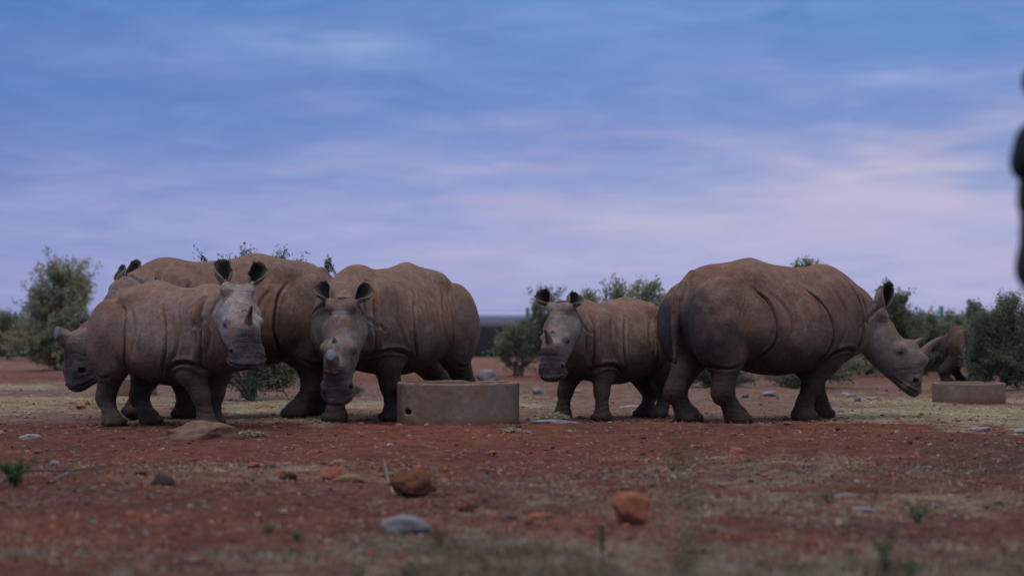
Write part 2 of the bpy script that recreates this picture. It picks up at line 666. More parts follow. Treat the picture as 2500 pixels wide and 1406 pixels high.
M_SKIN = skin_material()
M_EAR = attr_mat('ear_skin', 0.8, 0.003, 60, 0.2)
M_HORN = attr_mat('horn_keratin', 0.55, 0.004, 45, 0.35, vscale=14)
M_EYE = simple_mat('eye', (0.008, 0.006, 0.006, 1), (0.012, 0.010, 0.010, 1), rough=0.12, spec=0.6)
M_HAIR = simple_mat('ear_hair', (0.012, 0.010, 0.010, 1), (0.03, 0.022, 0.02, 1), rough=0.7)
M_FODDER = simple_mat('chewed_fodder', (0.13, 0.15, 0.08, 1), (0.30, 0.30, 0.22, 1), 60, rough=0.7)

TORSO = [(-1.08, 1.30, 1.02, .08), (-1.03, 1.43, .90, .20), (-.94, 1.54, .78, .34), (-.8, 1.645, .67, .45),
         (-.5, 1.695, .59, .53), (-.33, 1.72, .55, .55), (-.2, 1.738, .52, .57), (-.05, 1.725, .49, .585), (.12, 1.69, .475, .59), (.4, 1.655, .50, .57),
         (.58, 1.665, .53, .54), (.72, 1.685, .56, .50), (.9, 1.665, .61, .43), (1.1, 1.57, .68, .34), (1.22, 1.44, .78, .24),
         (1.28, 1.3, .92, .12)]
HEAD = [(-.20, .08, -.22, .10), (-.12, .14, -.34, .155), (0, .19, -.40, .205), (.15, .205, -.42, .255), (.3, .178, -.43, .275), (.45, .18, -.415, .275),
        (.6, .20, -.395, .250), (.72, .245, -.37, .218), (.84, .225, -.35, .208), (.94, .12, -.335, .226),
        (1.03, .02, -.315, .236), (1.12, -.07, -.29, .205), (1.18, -.11, -.25, .12)]


FEET = []


def rhino(name, O, yaw, s, sx, C0, C1, legs, ears, horns, label, group=None, vox=0.0125, torso_mod=None,
          neck_w=1.0, wet_and_shade=None, greyness=0.3, red=0.5, neck_pts=None, tail=None, head_fat=1.0, vis_head=True,
          roll=0.0, head_grey=1.0, dark=1.0, fringe=True, neck_lump=True, ribs=1.0, folds=1.0, neck_h=1.0, muzz=1.0, tone=1.0, slim=1.0):
    O = np.array([O[0], O[1], 0.0])
    ca, sa = math.cos(yaw), math.sin(yaw)

    def loc(p):
        d = np.array(p, float) - O
        return np.array([d[0] * ca + d[1] * sa, -d[0] * sa + d[1] * ca, d[2]])
    root = empty(name, O)
    root.rotation_euler = (0, 0, yaw)
    tag(root, label, 'rhinoceros', group)
    S3 = np.array([s * sx, s, s])

    def T(x, y, z):
        return np.array([x, y, z]) * S3
    c0, c1 = loc(C0), loc(C1)
    t = c1 - c0
    L = float(np.linalg.norm(t))
    t /= L
    up = np.array([0, 0, 1.0]) - t * t[2]
    up /= np.linalg.norm(up)
    side = np.cross(up, t)
    if roll:
        up, side = up * math.cos(roll) + side * math.sin(roll), side * math.cos(roll) - up * math.sin(roll)

    def H(a, h, l=0.0):
        return c0 + (t * a + up * h + side * l * head_fat) * L
    # ---- field bounds
    pts = [T(-1.4, -.8, 0), T(1.4, .8, 1.95), H(-.3, .4), H(1.3, -.5), H(1.3, .3, .4), H(1.2, 0, -.4), H(0, 0, .4), H(0, 0, -.4)]
    for lg in legs:
        f = lg['foot']
        f = loc((f[0], f[1], 0))
        pts += [f + [.3, .3, 0], f - [.3, .3, 0]]
    pts = np.array(pts)
    lo, hi = pts.min(0) - .04, pts.max(0) + .04
    lo[2] = -0.05
    fld = Field(lo, hi, vox)
    X3, Y3 = np.array([1.0, 0, 0]), np.array([0, 1.0, 0])
    Z3 = np.array([0, 0, 1.0])
    st = [(a * s * sx, b * s, c * s + .03 * (1 - slim) * s, d * s * slim) for a, b, c, d in (torso_mod or TORSO)]
    fld.loft((0, 0, 0), X3, Z3, Y3, st, k=.02, egg=.30)
    # ---- muscle masses
    for sg in (-1, 1):
        fld.ell(T(-.73, sg * .300, 1.02), np.array([.40 * s * sx ** .5, .240 * s, .50 * s]), k=.035 * s)
        fld.ell(T(.70, sg * .29, 1.08), np.array([.29 * s * sx ** .5, .20 * s, .47 * s]), k=.07 * s)
        fld.ell(T(-.42, sg * .22, 1.52), np.array([.17, .16, .13]) * s, k=.12 * s)          # hip bone
    fld.ell(T(.82, 0, 1.475), np.array([.27, .16, .215]) * s, k=.08 * s)
    fld.ell(T(-.20, 0, 1.595), np.array([.20, .06, .150]) * s, k=.06 * s)
    # ---- neck
    if neck_pts is None:
        neck_pts = []
    nk = [tuple(T(.75, 0, 1.13)) + (.50 * s, .40 * s * neck_w), tuple(T(1.02, 0, 1.08)) + (.44 * s, .34 * s * neck_w)]
    nk += neck_pts
    p1 = H(-.06, -.10)
    nk.append(tuple(p1) + (.285 * L * neck_h, .235 * L * neck_w))
    for a, b in zip(nk[:-1], nk[1:]):
        ab = np.array(b[:3]) - np.array(a[:3])
        fld.cone(a[:3], b[:3], a[3], b[3], .07 * s, a[4], b[4])
    if neck_lump:
        fld.ell(np.array(p1) * .5 + T(1.05, 0, 1.36) * .5, np.array([.20, .15, .18]) * s, k=.16 * s)
    # ---- head
    fld.loft(c0, t, up, side, [(a * L, b * L, c * L, d * L * head_fat) for a, b, c, d in HEAD], k=.07 * s, pw=2.5, egg=.06)
    for hh_ in horns:
        fld.ell(H(hh_['s'], .165, 0), np.array([1.0, 1.0, .9]) * (hh_['r'] * 1.15 * L), k=.06 * L)
    for ed in ears:
        b_ = H(-.06, .16, ed['side'] * .155)
        t_ = loc(ed['tip'])
        fld.cone(b_, b_ + (t_ - b_) * .24, .062 * L, .030 * L, k=.07 * L)
    for sg in (-1, 1):
        fld.ell(H(.50, .045, sg * .205), np.array([.10, .070, .07]) * L, k=.07 * L)
        fld.ell(H(.50, .068, sg * .240), np.array([.055, .022, .028]) * L, k=.025 * L)      # brow / eye mound
        fld.ell(H(.18, -.16, sg * .17), np.array([.2, .12, .2]) * L, k=.09 * L)           # jaw muscle
        fld.ell(H(-.05, .150, sg * .150), np.array([.07, .045, .05]) * L, k=.12 * L)     # ear base
        fld.ell(H(.99, -.09, sg * .165), np.array([.10, .075, .075]) * L, k=.06 * L)      # nostril lobe
        fld.ell(H(.99, -.235, sg * .190), np.array([.085, .05, .055]) * L, k=.04 * L)     # lip corner
        fld.ell(H(1.0, -.075, sg * .235), np.array([.045, .05, .03]) * L, k=.02 * L, mode='sub')
        fld.ell(H(.535, .030, sg * .290), np.array([.030, .020, .020]) * L, k=.018 * L, mode='sub')
    # ---- legs
    feet = []
    for lg in legs:
        fw = lg['foot']
        f = loc((fw[0], fw[1], 0))
        sg = lg['side']
        rz = lg.get('rise', 0.0)
        fl = lg.get('lean', 0.0)
        hd = lg.get('toe', 0.0)
        d = np.array([math.cos(hd), math.sin(hd), 0.0])
        dn = np.array([-d[1], d[0], 0.0])
        q = lg.get('r', 1.0) * s * .94
        if lg['kind'] == 'front':
            A = T(.74, sg * .27, 1.0)
            E_ = T(.66, sg * .29, .66)
            E_[:2] = E_[:2] * .8 + f[:2] * .2
            K = E_ * .38 + f * .62
            K[2] = .39 * s + rz
            K += d * .015 * s
            F2 = f * .85 + K * .15
            F2[2] = .17 * s + rz
            fld.chain([tuple(A) + (.27 * q, .19 * q), tuple(E_) + (.185 * q,), tuple(K) + (.113 * q,),
                       tuple(F2) + (.090 * q,), tuple(f + [0, 0, .085 * s + rz]) + (.100 * q,)], k=.06 * s)
        else:
            A = T(-.74, sg * .26, 1.05)
            E_ = T(-.70, sg * .30, .72)
            E_[:2] = E_[:2] * .82 + f[:2] * .18
            K = f - d * .20 * s
            K = K * .85 + E_ * .15
            K[2] = .335 * s + rz
            F2 = f - d * .075 * s
            F2[2] = .150 * s + rz
            fld.chain([tuple(A) + (.30 * q, .24 * q), tuple(E_) + (.215 * q, .18 * q), tuple(K) + (.122 * q,),
                       tuple(F2) + (.092 * q,), tuple(f + [0, 0, .085 * s + rz]) + (.095 * q,)], k=.055 * s)
            fld.ell(K - d * .04 * s + [0, 0, -.045 * s], np.array([.085, .075, .11]) * q, k=.05 * s)
        M = np.array([d, dn, Z3])
        zz_ = rz
        fld.ell(f + d * .01 * s + [0, 0, .030 * s + zz_], np.array([.148, .145, .085]) * q, M, k=.10 * s)
        for (a, b, rr) in ((.122, 0, .064), (.082, .098, .056), (.082, -.098, .056)):
            fld.ell(f + d * a * q + dn * b * q + [0, 0, .036 * s + zz_], np.array([rr * .85, rr, .052]) * q, M, k=.010 * s)
        feet.append(f)
        FEET.append((float(fw[0]), float(fw[1])))
        # ring wrinkles above the foot
        for zr, amp in ((.20, .004), (.27, .003), (.125, .004)):
            fld.line(lambda X, Y, Z, zr=zr: np.abs(Z - (zr * s + rz) + .25 * ((X - f[0]) * d[0] + (Y - f[1]) * d[1])),
                     f + [-.2 * s, -.2 * s, zr * s - .08 + rz], f + [.2 * s, .2 * s, zr * s + .08 + rz], amp, .010, 0.3)
    # ---- tail
    tl = tail or [(-.90, 0, 1.56, .06), (-1.035, 0, 1.38, .066), (-1.11, 0, 1.15, .055), (-1.125, 0, 0.93, .040), (-1.12, 0, .74, .026), (-1.115, 0, .64, .022)]
    tp = spline2([list(T(*p[:3])) + [p[3] * s] for p in tl], 9)
    fld.chain([tuple(p) for p in tp], k=.010)
    fld.ell(T(1.02, 0, .74), np.array([.10, .17, .12]) * s, k=.08 * s)
    # ---- skin folds
    def mask(Y):
        return sstep(.12 * s, .26 * s, np.abs(Y))

    def fold(pl, amp, wid, ridge=.5, yl=.75):
        pl = spline2([(p[0] * s * sx, p[1] * s) for p in pl], 14)
        lo_ = np.array([pl[:, 0].min() - .15, -yl, pl[:, 1].min() - .15])
        hi_ = np.array([pl[:, 0].max() + .15, yl, pl[:, 1].max() + .15])

        def fn(X, Y, Z):
            dd = poly_dist2(X, Z, pl)
            # fade towards the ends
            e0 = np.sqrt((X - pl[0, 0]) ** 2 + (Z - pl[0, 1]) ** 2)
            e1 = np.sqrt((X - pl[-1, 0]) ** 2 + (Z - pl[-1, 1]) ** 2)
            e = sstep(0, .16, np.minimum(e0, e1)) * .85 + .15
            r_ = amp * np.exp(-(dd / wid) ** 2) - ridge * amp * np.exp(-((dd - 2.3 * wid) / (1.5 * wid)) ** 2)
            return r_ * e * mask(Y) * folds
        fld.union(fn, lo_, hi_, 0.0, 'add')
    fold([(-.42, 1.42), (-.30, 1.28), (-.245, 1.05), (-.255, .85), (-.38, .64)], .060, .013, .35)
    fold([(-.28, 1.40), (-.12, 1.24), (-.05, 1.02), (-.10, .84)], .020, .018, .5)
    fold([(.24, 1.44), (.42, 1.24), (.50, 1.02), (.47, .8), (.34, .62)], .046, .013, .35)
    fold([(.60, 1.46), (.69, 1.25), (.72, 1.05), (.62, .84), (.42, .66)], .018, .016, .5)
    fold([(.40, .60), (.54, .72), (.70, .765), (.86, .76), (1.0, .68)], .042, .015, .5)
    fold([(.92, 1.52), (1.0, 1.2), (1.01, .95), (.93, .70)], .065, .016, .5)
    fold([(1.05, 1.44), (1.12, 1.2), (1.12, 1.0), (1.04, .82)], .034, .015, .5)
    fold([(-1.0, .64), (-.85, .575), (-.68, .575), (-.56, .62)], .026, .012, .4)
    fold([(-1.02, 1.38), (-.99, 1.15), (-.90, .95)], .010, .03, .4)
    rf = random.Random(int(s * 997))
    for q in range(16):                      # short random creases
        xa = rf.uniform(-.85, .9)
        za = rf.uniform(.72, 1.38)
        an = rf.uniform(1.1, 2.0)
        ln_ = rf.uniform(.10, .26)
        bx = rf.uniform(-.03, .03)
        fold([(xa, za), (xa + math.cos(an) * ln_ / 2 + bx, za + math.sin(an) * ln_ / 2), (xa + math.cos(an) * ln_, za + math.sin(an) * ln_)], rf.uniform(.006, .014), .010, .5)
    for q in range(7):                       # creases across the top of the foreleg and neck
        xa = rf.uniform(.95, 1.16)
        fold([(xa - .02, 1.45), (xa, 1.25), (xa + .005, 1.0), (xa - .03, .85)], rf.uniform(.006, .014), .010, .4)
    for i in range(6):
        x0 = -.10 + i * .095
        fold([(x0 + .02, 1.40), (x0 + .09, 1.22), (x0 + .10, 1.02)], .0062 * ribs, .022, .8)
    # ---- head folds
    def hline(pl, amp, wid, ridge=.4, rng=(-.3, 1.2)):
        pl = np.array(pl) * L

        def fn(X, Y, Z):
            p, q, e = X - c0[0], Y - c0[1], Z - c0[2]
            a = p * t[0] + q * t[1] + e * t[2]
            h = p * up[0] + q * up[1] + e * up[2]
            dd = poly_dist2(a, h, pl)
            return amp * np.exp(-(dd / wid) ** 2) - ridge * amp * np.exp(-((dd - 2.2 * wid) / (1.4 * wid)) ** 2)
        cc = np.array([H(a / L, h / L, l) for a, h in pl for l in (-.36, .36)])
        fld.union(fn, cc.min(0) - .06, cc.max(0) + .06, 0.0, 'add')
    hline([(.74, -.30), (.88, -.265), (1.0, -.235), (1.08, -.205), (1.2, -.17)], .008, .010, .6)
    hline([(.80, -.03), (.86, .02), (.90, .12), (.97, .22)], .005, .010)
    hline([(.86, -.06), (.93, .0), (.98, .1), (1.02, .2)], .003, .009)
    hline([(.92, -.10), (1.0, -.05), (1.05, .05), (1.1, .12)], .003, .009)
    hline([(1.0, -.225), (1.08, -.195), (1.25, -.14)], .012, .009, .8)
    hline([(-.02, .12), (.04, .18), (.08, .3)], .003, .010)
    hline([(.04, .10), (.09, .16), (.13, .3)], .0025, .010)
    hline([(-.17, .28), (-.13, .0), (-.08, -.25), (-.02, -.5)], .020, .016, .5)
    for sg in (-1, 1):
        for rr, amp in ((.046, .007), (.068, .005), (.092, .003)):
            def fn(X, Y, Z, rr=rr, amp=amp, sg=sg):
                p, q, e = X - c0[0], Y - c0[1], Z - c0[2]
                a = (p * t[0] + q * t[1] + e * t[2]) / L
                h = (p * up[0] + q * up[1] + e * up[2]) / L
                dd = np.abs(np.sqrt((a - .535) ** 2 + ((h - .02) * 1.1) ** 2) - rr) * L
                return amp * np.exp(-(dd / .009) ** 2)
            cc = np.array([H(a, h, sg * l) for a in (.42, .66) for h in (-.12, .16) for l in (.16, .36)])
            fld.union(fn, cc.min(0), cc.max(0), 0.0, 'add')
    # ---- ground plane cut, mild unevenness
    Xg, Yg, Zg = fld.ax[0][:, None, None], fld.ax[1][None, :, None], fld.ax[2][None, None, :]
    fld.F = np.maximum(fld.F, -(Zg + 0.012) + 0 * fld.F)
    V, Q = fld.mesh()
    # uneven flesh
    nsd = vn3(V, 3.1) - .5
    nse = vn3(V + 7.7, 7.0) - .5
    Vc = V.copy()
    cen = np.array([0, 0, 1.05 * s])
    dirn = V - cen
    dirn[:, 0] *= .4
    dirn /= (np.linalg.norm(dirn, axis=1)[:, None] + 1e-6)
    V = V + dirn * ((nsd * .022 + nse * .010) * s * sstep(.05, .3, V[:, 2]))[:, None]
    # ---- colour
    n1, n2, n3 = vn3(Vc, 1.7), vn3(Vc + 3.3, 4.5), vn3(Vc + 9.1, 11.0)
    zrel = Vc[:, 2] / (1.7 * s)
    hs = ((Vc - c0) @ t) / L
    hl = np.linalg.norm((Vc - c0) - ((Vc - c0) @ t)[:, None] * t, axis=1) / L
    hm = sstep(-.35, .05, hs) * sstep(.75, .45, hl) * vis_head
    dustc = np.array([.158, .098, .071])
    redc = np.array([.160, .076, .048])
    greyc = np.array([.166, .130, .112])
    headc = np.array([.215, .195, .185])
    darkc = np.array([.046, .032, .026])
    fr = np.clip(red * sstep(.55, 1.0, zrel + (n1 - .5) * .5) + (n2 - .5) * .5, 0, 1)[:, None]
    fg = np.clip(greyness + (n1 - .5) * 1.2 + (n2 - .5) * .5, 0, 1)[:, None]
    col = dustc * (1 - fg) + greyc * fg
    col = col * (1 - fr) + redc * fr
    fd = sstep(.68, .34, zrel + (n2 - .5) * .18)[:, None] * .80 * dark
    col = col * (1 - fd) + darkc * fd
    hm2 = (hm * np.clip(.85 + (n2 - .5) * 1.2, 0, 1) * head_grey)[:, None]
    col = col * (1 - hm2) + headc * hm2
    muz = (hm * sstep(.66, .92, hs + (n3 - .5) * .12))[:, None] * .75 * muzz
    col = col * (1 - muz) + np.array([.058, .052, .052]) * muz
    # darker around the eye corners and nostrils
    for sg in (-1, 1):
        for pe, re_, am in ((H(.545, .025, sg * .28), .055 * L, .8), (H(1.0, -.075, sg * .225), .055 * L, .9)):
            m_ = (sstep(re_ * 1.1, re_ * .45, np.linalg.norm(Vc - pe, axis=1)))[:, None] * am
            col = col * (1 - m_) + np.array([.028, .024, .024]) * m_
    # crusty skin round the horns
    for hh_ in horns:
        hb = H(hh_['s'], .24)
        dd = np.linalg.norm(Vc - hb, axis=1)
        m_ = (sstep(.19 * L, .10 * L, dd) * np.clip(n3 * 1.4 - .1, 0, 1))[:, None] * .6
        col = col * (1 - m_) + np.array([.27, .22, .195]) * m_
    for wt_ in (wet_and_shade or []):
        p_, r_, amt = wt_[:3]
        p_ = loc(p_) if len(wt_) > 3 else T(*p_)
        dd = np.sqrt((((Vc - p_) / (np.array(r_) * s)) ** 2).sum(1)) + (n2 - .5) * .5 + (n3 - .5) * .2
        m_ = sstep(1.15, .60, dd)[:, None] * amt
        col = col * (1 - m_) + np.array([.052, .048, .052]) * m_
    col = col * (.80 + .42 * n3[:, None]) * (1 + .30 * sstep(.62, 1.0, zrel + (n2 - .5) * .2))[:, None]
    col = col * tone
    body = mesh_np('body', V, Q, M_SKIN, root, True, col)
    wrv = np.clip(sstep(.42, .2, zrel) + hm * sstep(.55, .85, hs) + hm * sstep(.12, -.1, hs) * .7, 0, 1).astype(np.float32)
    aa = body.data.attributes.new('wr', 'FLOAT', 'POINT')
    aa.data.foreach_set('value', wrv)
    # ---- eyes
    for sg in (-1, 1):
        c = H(.535, .026, sg * .260)
        u_ = np.linspace(0, math.pi, 9)
        v_ = np.linspace(0, 2 * math.pi, 14, endpoint=False)
        VV = [c + .021 * L * np.array([math.sin(a) * math.cos(b), math.sin(a) * math.sin(b), math.cos(a)]) for a in u_ for b in v_]
        FF = [(i * 14 + j, i * 14 + (j + 1) % 14, (i + 1) * 14 + (j + 1) % 14, (i + 1) * 14 + j) for i in range(8) for j in range(14)]
        mesh_np('eye', VV, FF, M_EYE, root)
    # ---- horns
    for hi_, hh_ in enumerate(horns):
        b = H(hh_['s'], hh_.get('h', .19) - .02)
        tipv = H(*hh_['tip'])
        br = hh_['r'] * L
        ax_ = tipv - b
        ln = np.linalg.norm(ax_)
        ax_ /= ln
        e1 = t - ax_ * (t @ ax_)
        e1 /= np.linalg.norm(e1)
        e2 = np.cross(ax_, e1)
        nr, ns = 20, 22
        VV, CC = [], []
        stump = hh_.get('stump', False)
        bend = hh_.get('bend', 0.0) * ln
        for i in range(nr + 1):
            f = i / nr
            if stump:
                r_ = br * (1.12 - .42 * f ** .8) * (1.0 if f < .93 else 1.0 - (f - .93) * 1.6)
            else:
                r_ = br * ((1 - f) ** .72 * (1 - .30 * math.sin(f * 3.1)) + .015)
            cen_ = b + ax_ * ln * f + e1 * (-bend * (4 * f * (1 - f)))
            for j in range(ns):
                an = 2 * math.pi * j / ns
                ridge_ = 1 + .05 * math.sin(an * 5 + i * .4) + .05 * (vn3(np.array([[an * 3, f * 9, hi_ * 7.0]]), 1.0)[0] - .5)
                flare = 1 + .06 * math.exp(-f * 14)
                p = cen_ + (e1 * math.cos(an) * 1.15 + e2 * math.sin(an)) * r_ * ridge_ * flare
                if stump:
                    p = p - ax_ * (ln * .22 * f * math.cos(an)) * hh_.get('slant', .55)
                VV.append(p)
                base_c = np.array([.20, .125, .072]) * (1 - f) + np.array([.085, .078, .082]) * f
                base_c = base_c * (.7 + .6 * vn3(np.array([[an * 2, f * 5, 3.0]]), 1.0)[0])
                if f < .10:
                    base_c = np.array([.15, .11, .088])
                if stump and f > .95 and hh_['s'] > .7:
                    base_c = np.array([.12, .13, .165])
                if stump and hh_['s'] < .7:
                    base_c = np.array([.085, .068, .058]) * (.7 + .6 * vn3(np.array([[an * 2, f * 5, 3.0]]), 1.0)[0])
                CC.append(base_c)
        FF = [(i * ns + j, i * ns + (j + 1) % ns, (i + 1) * ns + (j + 1) % ns, (i + 1) * ns + j) for i in range(nr) for j in range(ns)]
        top_c = np.mean(VV[-ns:], axis=0) + (ax_ * .004)
        VV.append(top_c)
        CC.append(np.array([.12, .13, .165]) if stump and hh_['s'] > .7 else CC[-1])
        FF += [(nr * ns + j, nr * ns + (j + 1) % ns, (nr + 1) * ns) for j in range(ns)]
        mesh_np('horn_stump' if stump else 'horn', VV, FF, M_HORN, root, True, np.array(CC))
    # ---- ears
    for ei, ed in enumerate(ears):
        sg = ed['side']
        tipw = loc(ed['tip'])
        b = H(-.06, .16, sg * .155)
        b = b + (tipw - b) * .16
        ax_ = tipw - b
        ln = np.linalg.norm(ax_)
        ax_ /= ln
        op = loc(O + np.array(ed['open']))           # direction the cup opens to, world
        op = op - ax_ * (op @ ax_)
        op /= np.linalg.norm(op)
        sd = np.cross(op, ax_)
        wmax = ed.get('w', .095)
        nr, ns = 22, 21
        rngE = random.Random(ei * 11 + int(s * 1000))
        notches = ed.get('notch', [])
        out, inn, cin, cout = [], [], [], []
        for i in range(nr + 1):
            f = i / nr
            wd = wmax * float(smooth_interp(np.array([f]), [0, .2, .45, .7, .88, .97, 1.0], [.34, .70, 1.02, 1.04, .95, .78, .52])[0])
            dp = wmax * float(smooth_interp(np.array([f]), [0, .3, .6, 1.0], [.40, 1.0, .80, .12])[0])
            th = float(smooth_interp(np.array([f]), [0, .25, .5, .8, 1.0], [2.95, 2.45, 2.05, 1.6, 1.2])[0])
            for j in range(ns):
                q = j / (ns - 1) * 2 - 1
                thj = th
                for (nf, nsg, nd, nw) in notches:
                    if q * nsg > 0:
                        thj = thj * (1 - nd * math.exp(-((f - nf) / nw) ** 2))
                an = q * thj
                # tip leans back and out a little
                cen_ = b + ax_ * (ln * f) - op * (.10 * wmax)
                curl = .16 * wmax * max(0, f - .75) * 4
                p = cen_ + sd * (math.sin(an) * wd / max(.6, math.sin(min(th, 1.57)))) - op * (math.cos(an) * dp - curl * abs(q))
                p = p - ax_ * (ln * .10 * abs(q) ** 2 * (f > .9) * (f - .9) * 10)
                out.append(p)
                nrm = sd * math.sin(an) - op * math.cos(an)
                inn.append(p - nrm * .011)
                edge = abs(q)
                dk = min(1.0, 1.35 * math.exp(-((q * sg - .20) / .55) ** 2)) * float(sstep(1.02, .80, np.array(f)))
                cin.append(np.array([.13, .102, .088]) * (1 - dk) + np.array([.012, .009, .009]) * dk)
                cout.append(np.array([.145, .122, .112]) * (1.0 - .75 * float(sstep(.82, .97, np.array(f)))))
        n_ = len(out)
        VV = out + inn
        CC = cout + cin
        FF = []
        for i in range(nr):
            for j in range(ns - 1):
                a = i * ns + j
                FF.append((a, a + 1, a + ns + 1, a + ns))
                FF.append((n_ + a, n_ + a + ns, n_ + a + ns + 1, n_ + a + 1))
            for j in (0, ns - 1):
                a = i * ns + j
                FF.append((a, a + ns, n_ + a + ns, n_ + a) if j == 0 else (a, n_ + a, n_ + a + ns, a + ns))
        for j in range(ns - 1):
            a = nr * ns + j
            FF.append((a, a + 1, n_ + a + 1, n_ + a))
        eo = mesh_np('ear', VV, FF, M_EAR, root, True, np.array(CC))
        if fringe:
            HV, HF = [], []
            for q_ in range(34):
                if q_ < 24:
                    j = rngE.randrange(ns)
                    i = nr
                else:
                    i = rngE.randint(int(nr * .84), nr)
                    j = rngE.choice([0, ns - 1])
                p = out[i * ns + j] + (ax_ * rngE.uniform(-.004, .002))
                d_ = ax_ * 1.0 + sd * rngE.uniform(-.5, .5) + sd * (j / (ns - 1) * 2 - 1) * .5 + op * rngE.uniform(-.2, .3)
                d_ /= np.linalg.norm(d_)
                hl_ = rngE.uniform(.008, .022) * ed.get('fr', 1.0)
                w_ = .0045
                k_ = len(HV)
                HV += [p + sd * w_, p - sd * w_, p + op * w_, p + d_ * hl_]
                HF += [(k_, k_ + 1, k_ + 3), (k_ + 1, k_ + 2, k_ + 3), (k_ + 2, k_, k_ + 3)]
            mesh_np('ear_fringe', HV, HF, M_HAIR, eo, False)['kind'] = 'stuff'
    return root, H, L


def foot(u, Y):
    return (gx(u, Y), Y)


def leg(kind, side, u, Y, **kw):
    d = dict(kind=kind, side=side, foot=foot(u, Y))
    d.update(kw)
    return d


# E: the large cow on the right, side on, rump turned towards the camera
rhino('rhinoceros', (2.70, 20.45), R(29), .985, 1.03, at(2139, 792, 21.1), at(2246, 921, 21.0),
      [leg('hind', -1, 1800, 19.85), leg('hind', 1, 1680, 20.15), leg('front', -1, 1960, 20.45), leg('front', 1, 2003, 21.0)],
      [dict(side=-1, tip=at(2174, 688, 20.95), open=(.45, -.89, 0), w=.080, notch=[(.93, 1, .5, .04), (.85, -1, .4, .05)]),
       dict(side=1, tip=at(2150, 700, 21.3), open=(.9, .4, 0), w=.076)],
      [dict(s=.80, r=.105, tip=(.77, .68), bend=.10, h=.16), dict(s=.57, r=.115, tip=(.585, .42), h=.12)],
      'large adult rhinoceros in profile facing right with a long upturned horn and dark stained rump',
      wet_and_shade=[((-1.08, .32, 1.02), (.28, .24, .40), .92), ((-1.08, -.24, 1.02), (.26, .30, .40), .97), ((-.88, -.45, .96), (.24, .20, .18), .55), ((-.70, -.5, .86), (.20, .25, .10), .25)],
      greyness=.15, red=.6, head_grey=.7, muzz=.6, tone=.88)
# A: the young one in front on the left, head turned to the camera
rhino('rhinoceros', (-3.50, 19.3), R(-30), .84, .84, at(579, 735, 18.55), at(606, 850, 18.06),
      [leg('hind', -1, 277, 19.35, toe=-.3), leg('hind', 1, 368, 19.65), leg('front', -1, 503, 18.85, toe=-.3), leg('front', 1, 520, 19.3)],
      [dict(side=-1, tip=at(540, 632, 18.60), open=(.35, -.94, 0), w=.086, notch=[(.5, -1, .35, .06), (.78, 1, .5, .05)]),
       dict(side=1, tip=at(640, 641, 18.62), open=(.05, -1, 0), w=.086, notch=[(.95, -1, .6, .06), (.35, 1, .35, .06)])],
      [dict(s=.78, r=.095, tip=(.80, .60), bend=.06), dict(s=.52, r=.075, tip=(.52, .235), h=.12, stump=True)],
      'young rhinoceros standing foremost at the left, head turned to camera, short pointed horn',
      greyness=.55, red=.35, dark=.9, ribs=.4, muzz=1.25, slim=.90, tone=1.12, wet_and_shade=[((-.35, -.6, .80), (.10, .3, .10), .35), ((.02, -.6, 1.02), (.07, .3, .06), .35), ((-.1, -.5, .75), (.05, .3, .05), .3)])
# B: the big one behind it, facing left
rhino('rhinoceros', (-3.02, 21.1), R(200), 1.03, 1.0, at(312, 735, 20.8), at(172, 893, 20.45),
      [leg('front', 1, 335, 20.55, rise=.05), leg('front', -1, 455, 21.0), leg('hind', 1, 722, 21.05), leg('hind', -1, 770, 21.7)],
      [dict(side=1, tip=at(334, 632, 20.75), open=(-.5, -.85, 0), w=.078), dict(side=-1, tip=at(298, 645, 21.0), open=(-.7, -.7, 0), w=.07)],
      [dict(s=.80, r=.092, tip=(.84, .38), stump=True), dict(s=.52, r=.07, tip=(.50, .29), stump=True, h=.10)],
      'biggest rhinoceros facing left behind the young one, horn cut to a stump',
      greyness=.25, red=.50, fringe=False, ribs=.6, muzz=1.3, tone=.92, wet_and_shade=[(at(745, 900, 21.2), (.42, .5, .50), .85, 1)])  # the dark patch paints shade onto its hind thigh
# C: the adult in the middle, facing the camera
rhino('rhinoceros', (-1.26, 20.87), R(-121), .97, 1.0, at(838, 768, 19.57), at(818, 940, 19.22),
      [leg('front', -1, 820, 20.15), leg('front', 1, 961, 20.30), leg('hind', 1, 1120, 21.8), leg('hind', -1, 1075, 22.2)],
      [dict(side=-1, tip=at(778, 688, 19.62), open=(.15, -1, 0), w=.086), dict(side=1, tip=at(906, 695, 19.62), open=(-.1, -1, 0), w=.086)],
      [dict(s=.80, r=.100, tip=(.75, .385), stump=True, slant=.3), dict(s=.57, r=.12, tip=(.50, .34), h=.12)],
      'adult rhinoceros facing the camera beside the round trough, horn cut to a blunt stump',
      greyness=.45, red=.45, fringe=False, head_fat=.80, ribs=1.5, neck_w=.86, neck_h=.8, wet_and_shade=[(at(961, 985, 20.25), (.22, .22, .30), .85, 1), (at(1120, 940, 21.8), (.3, .3, .3), .6, 1)])
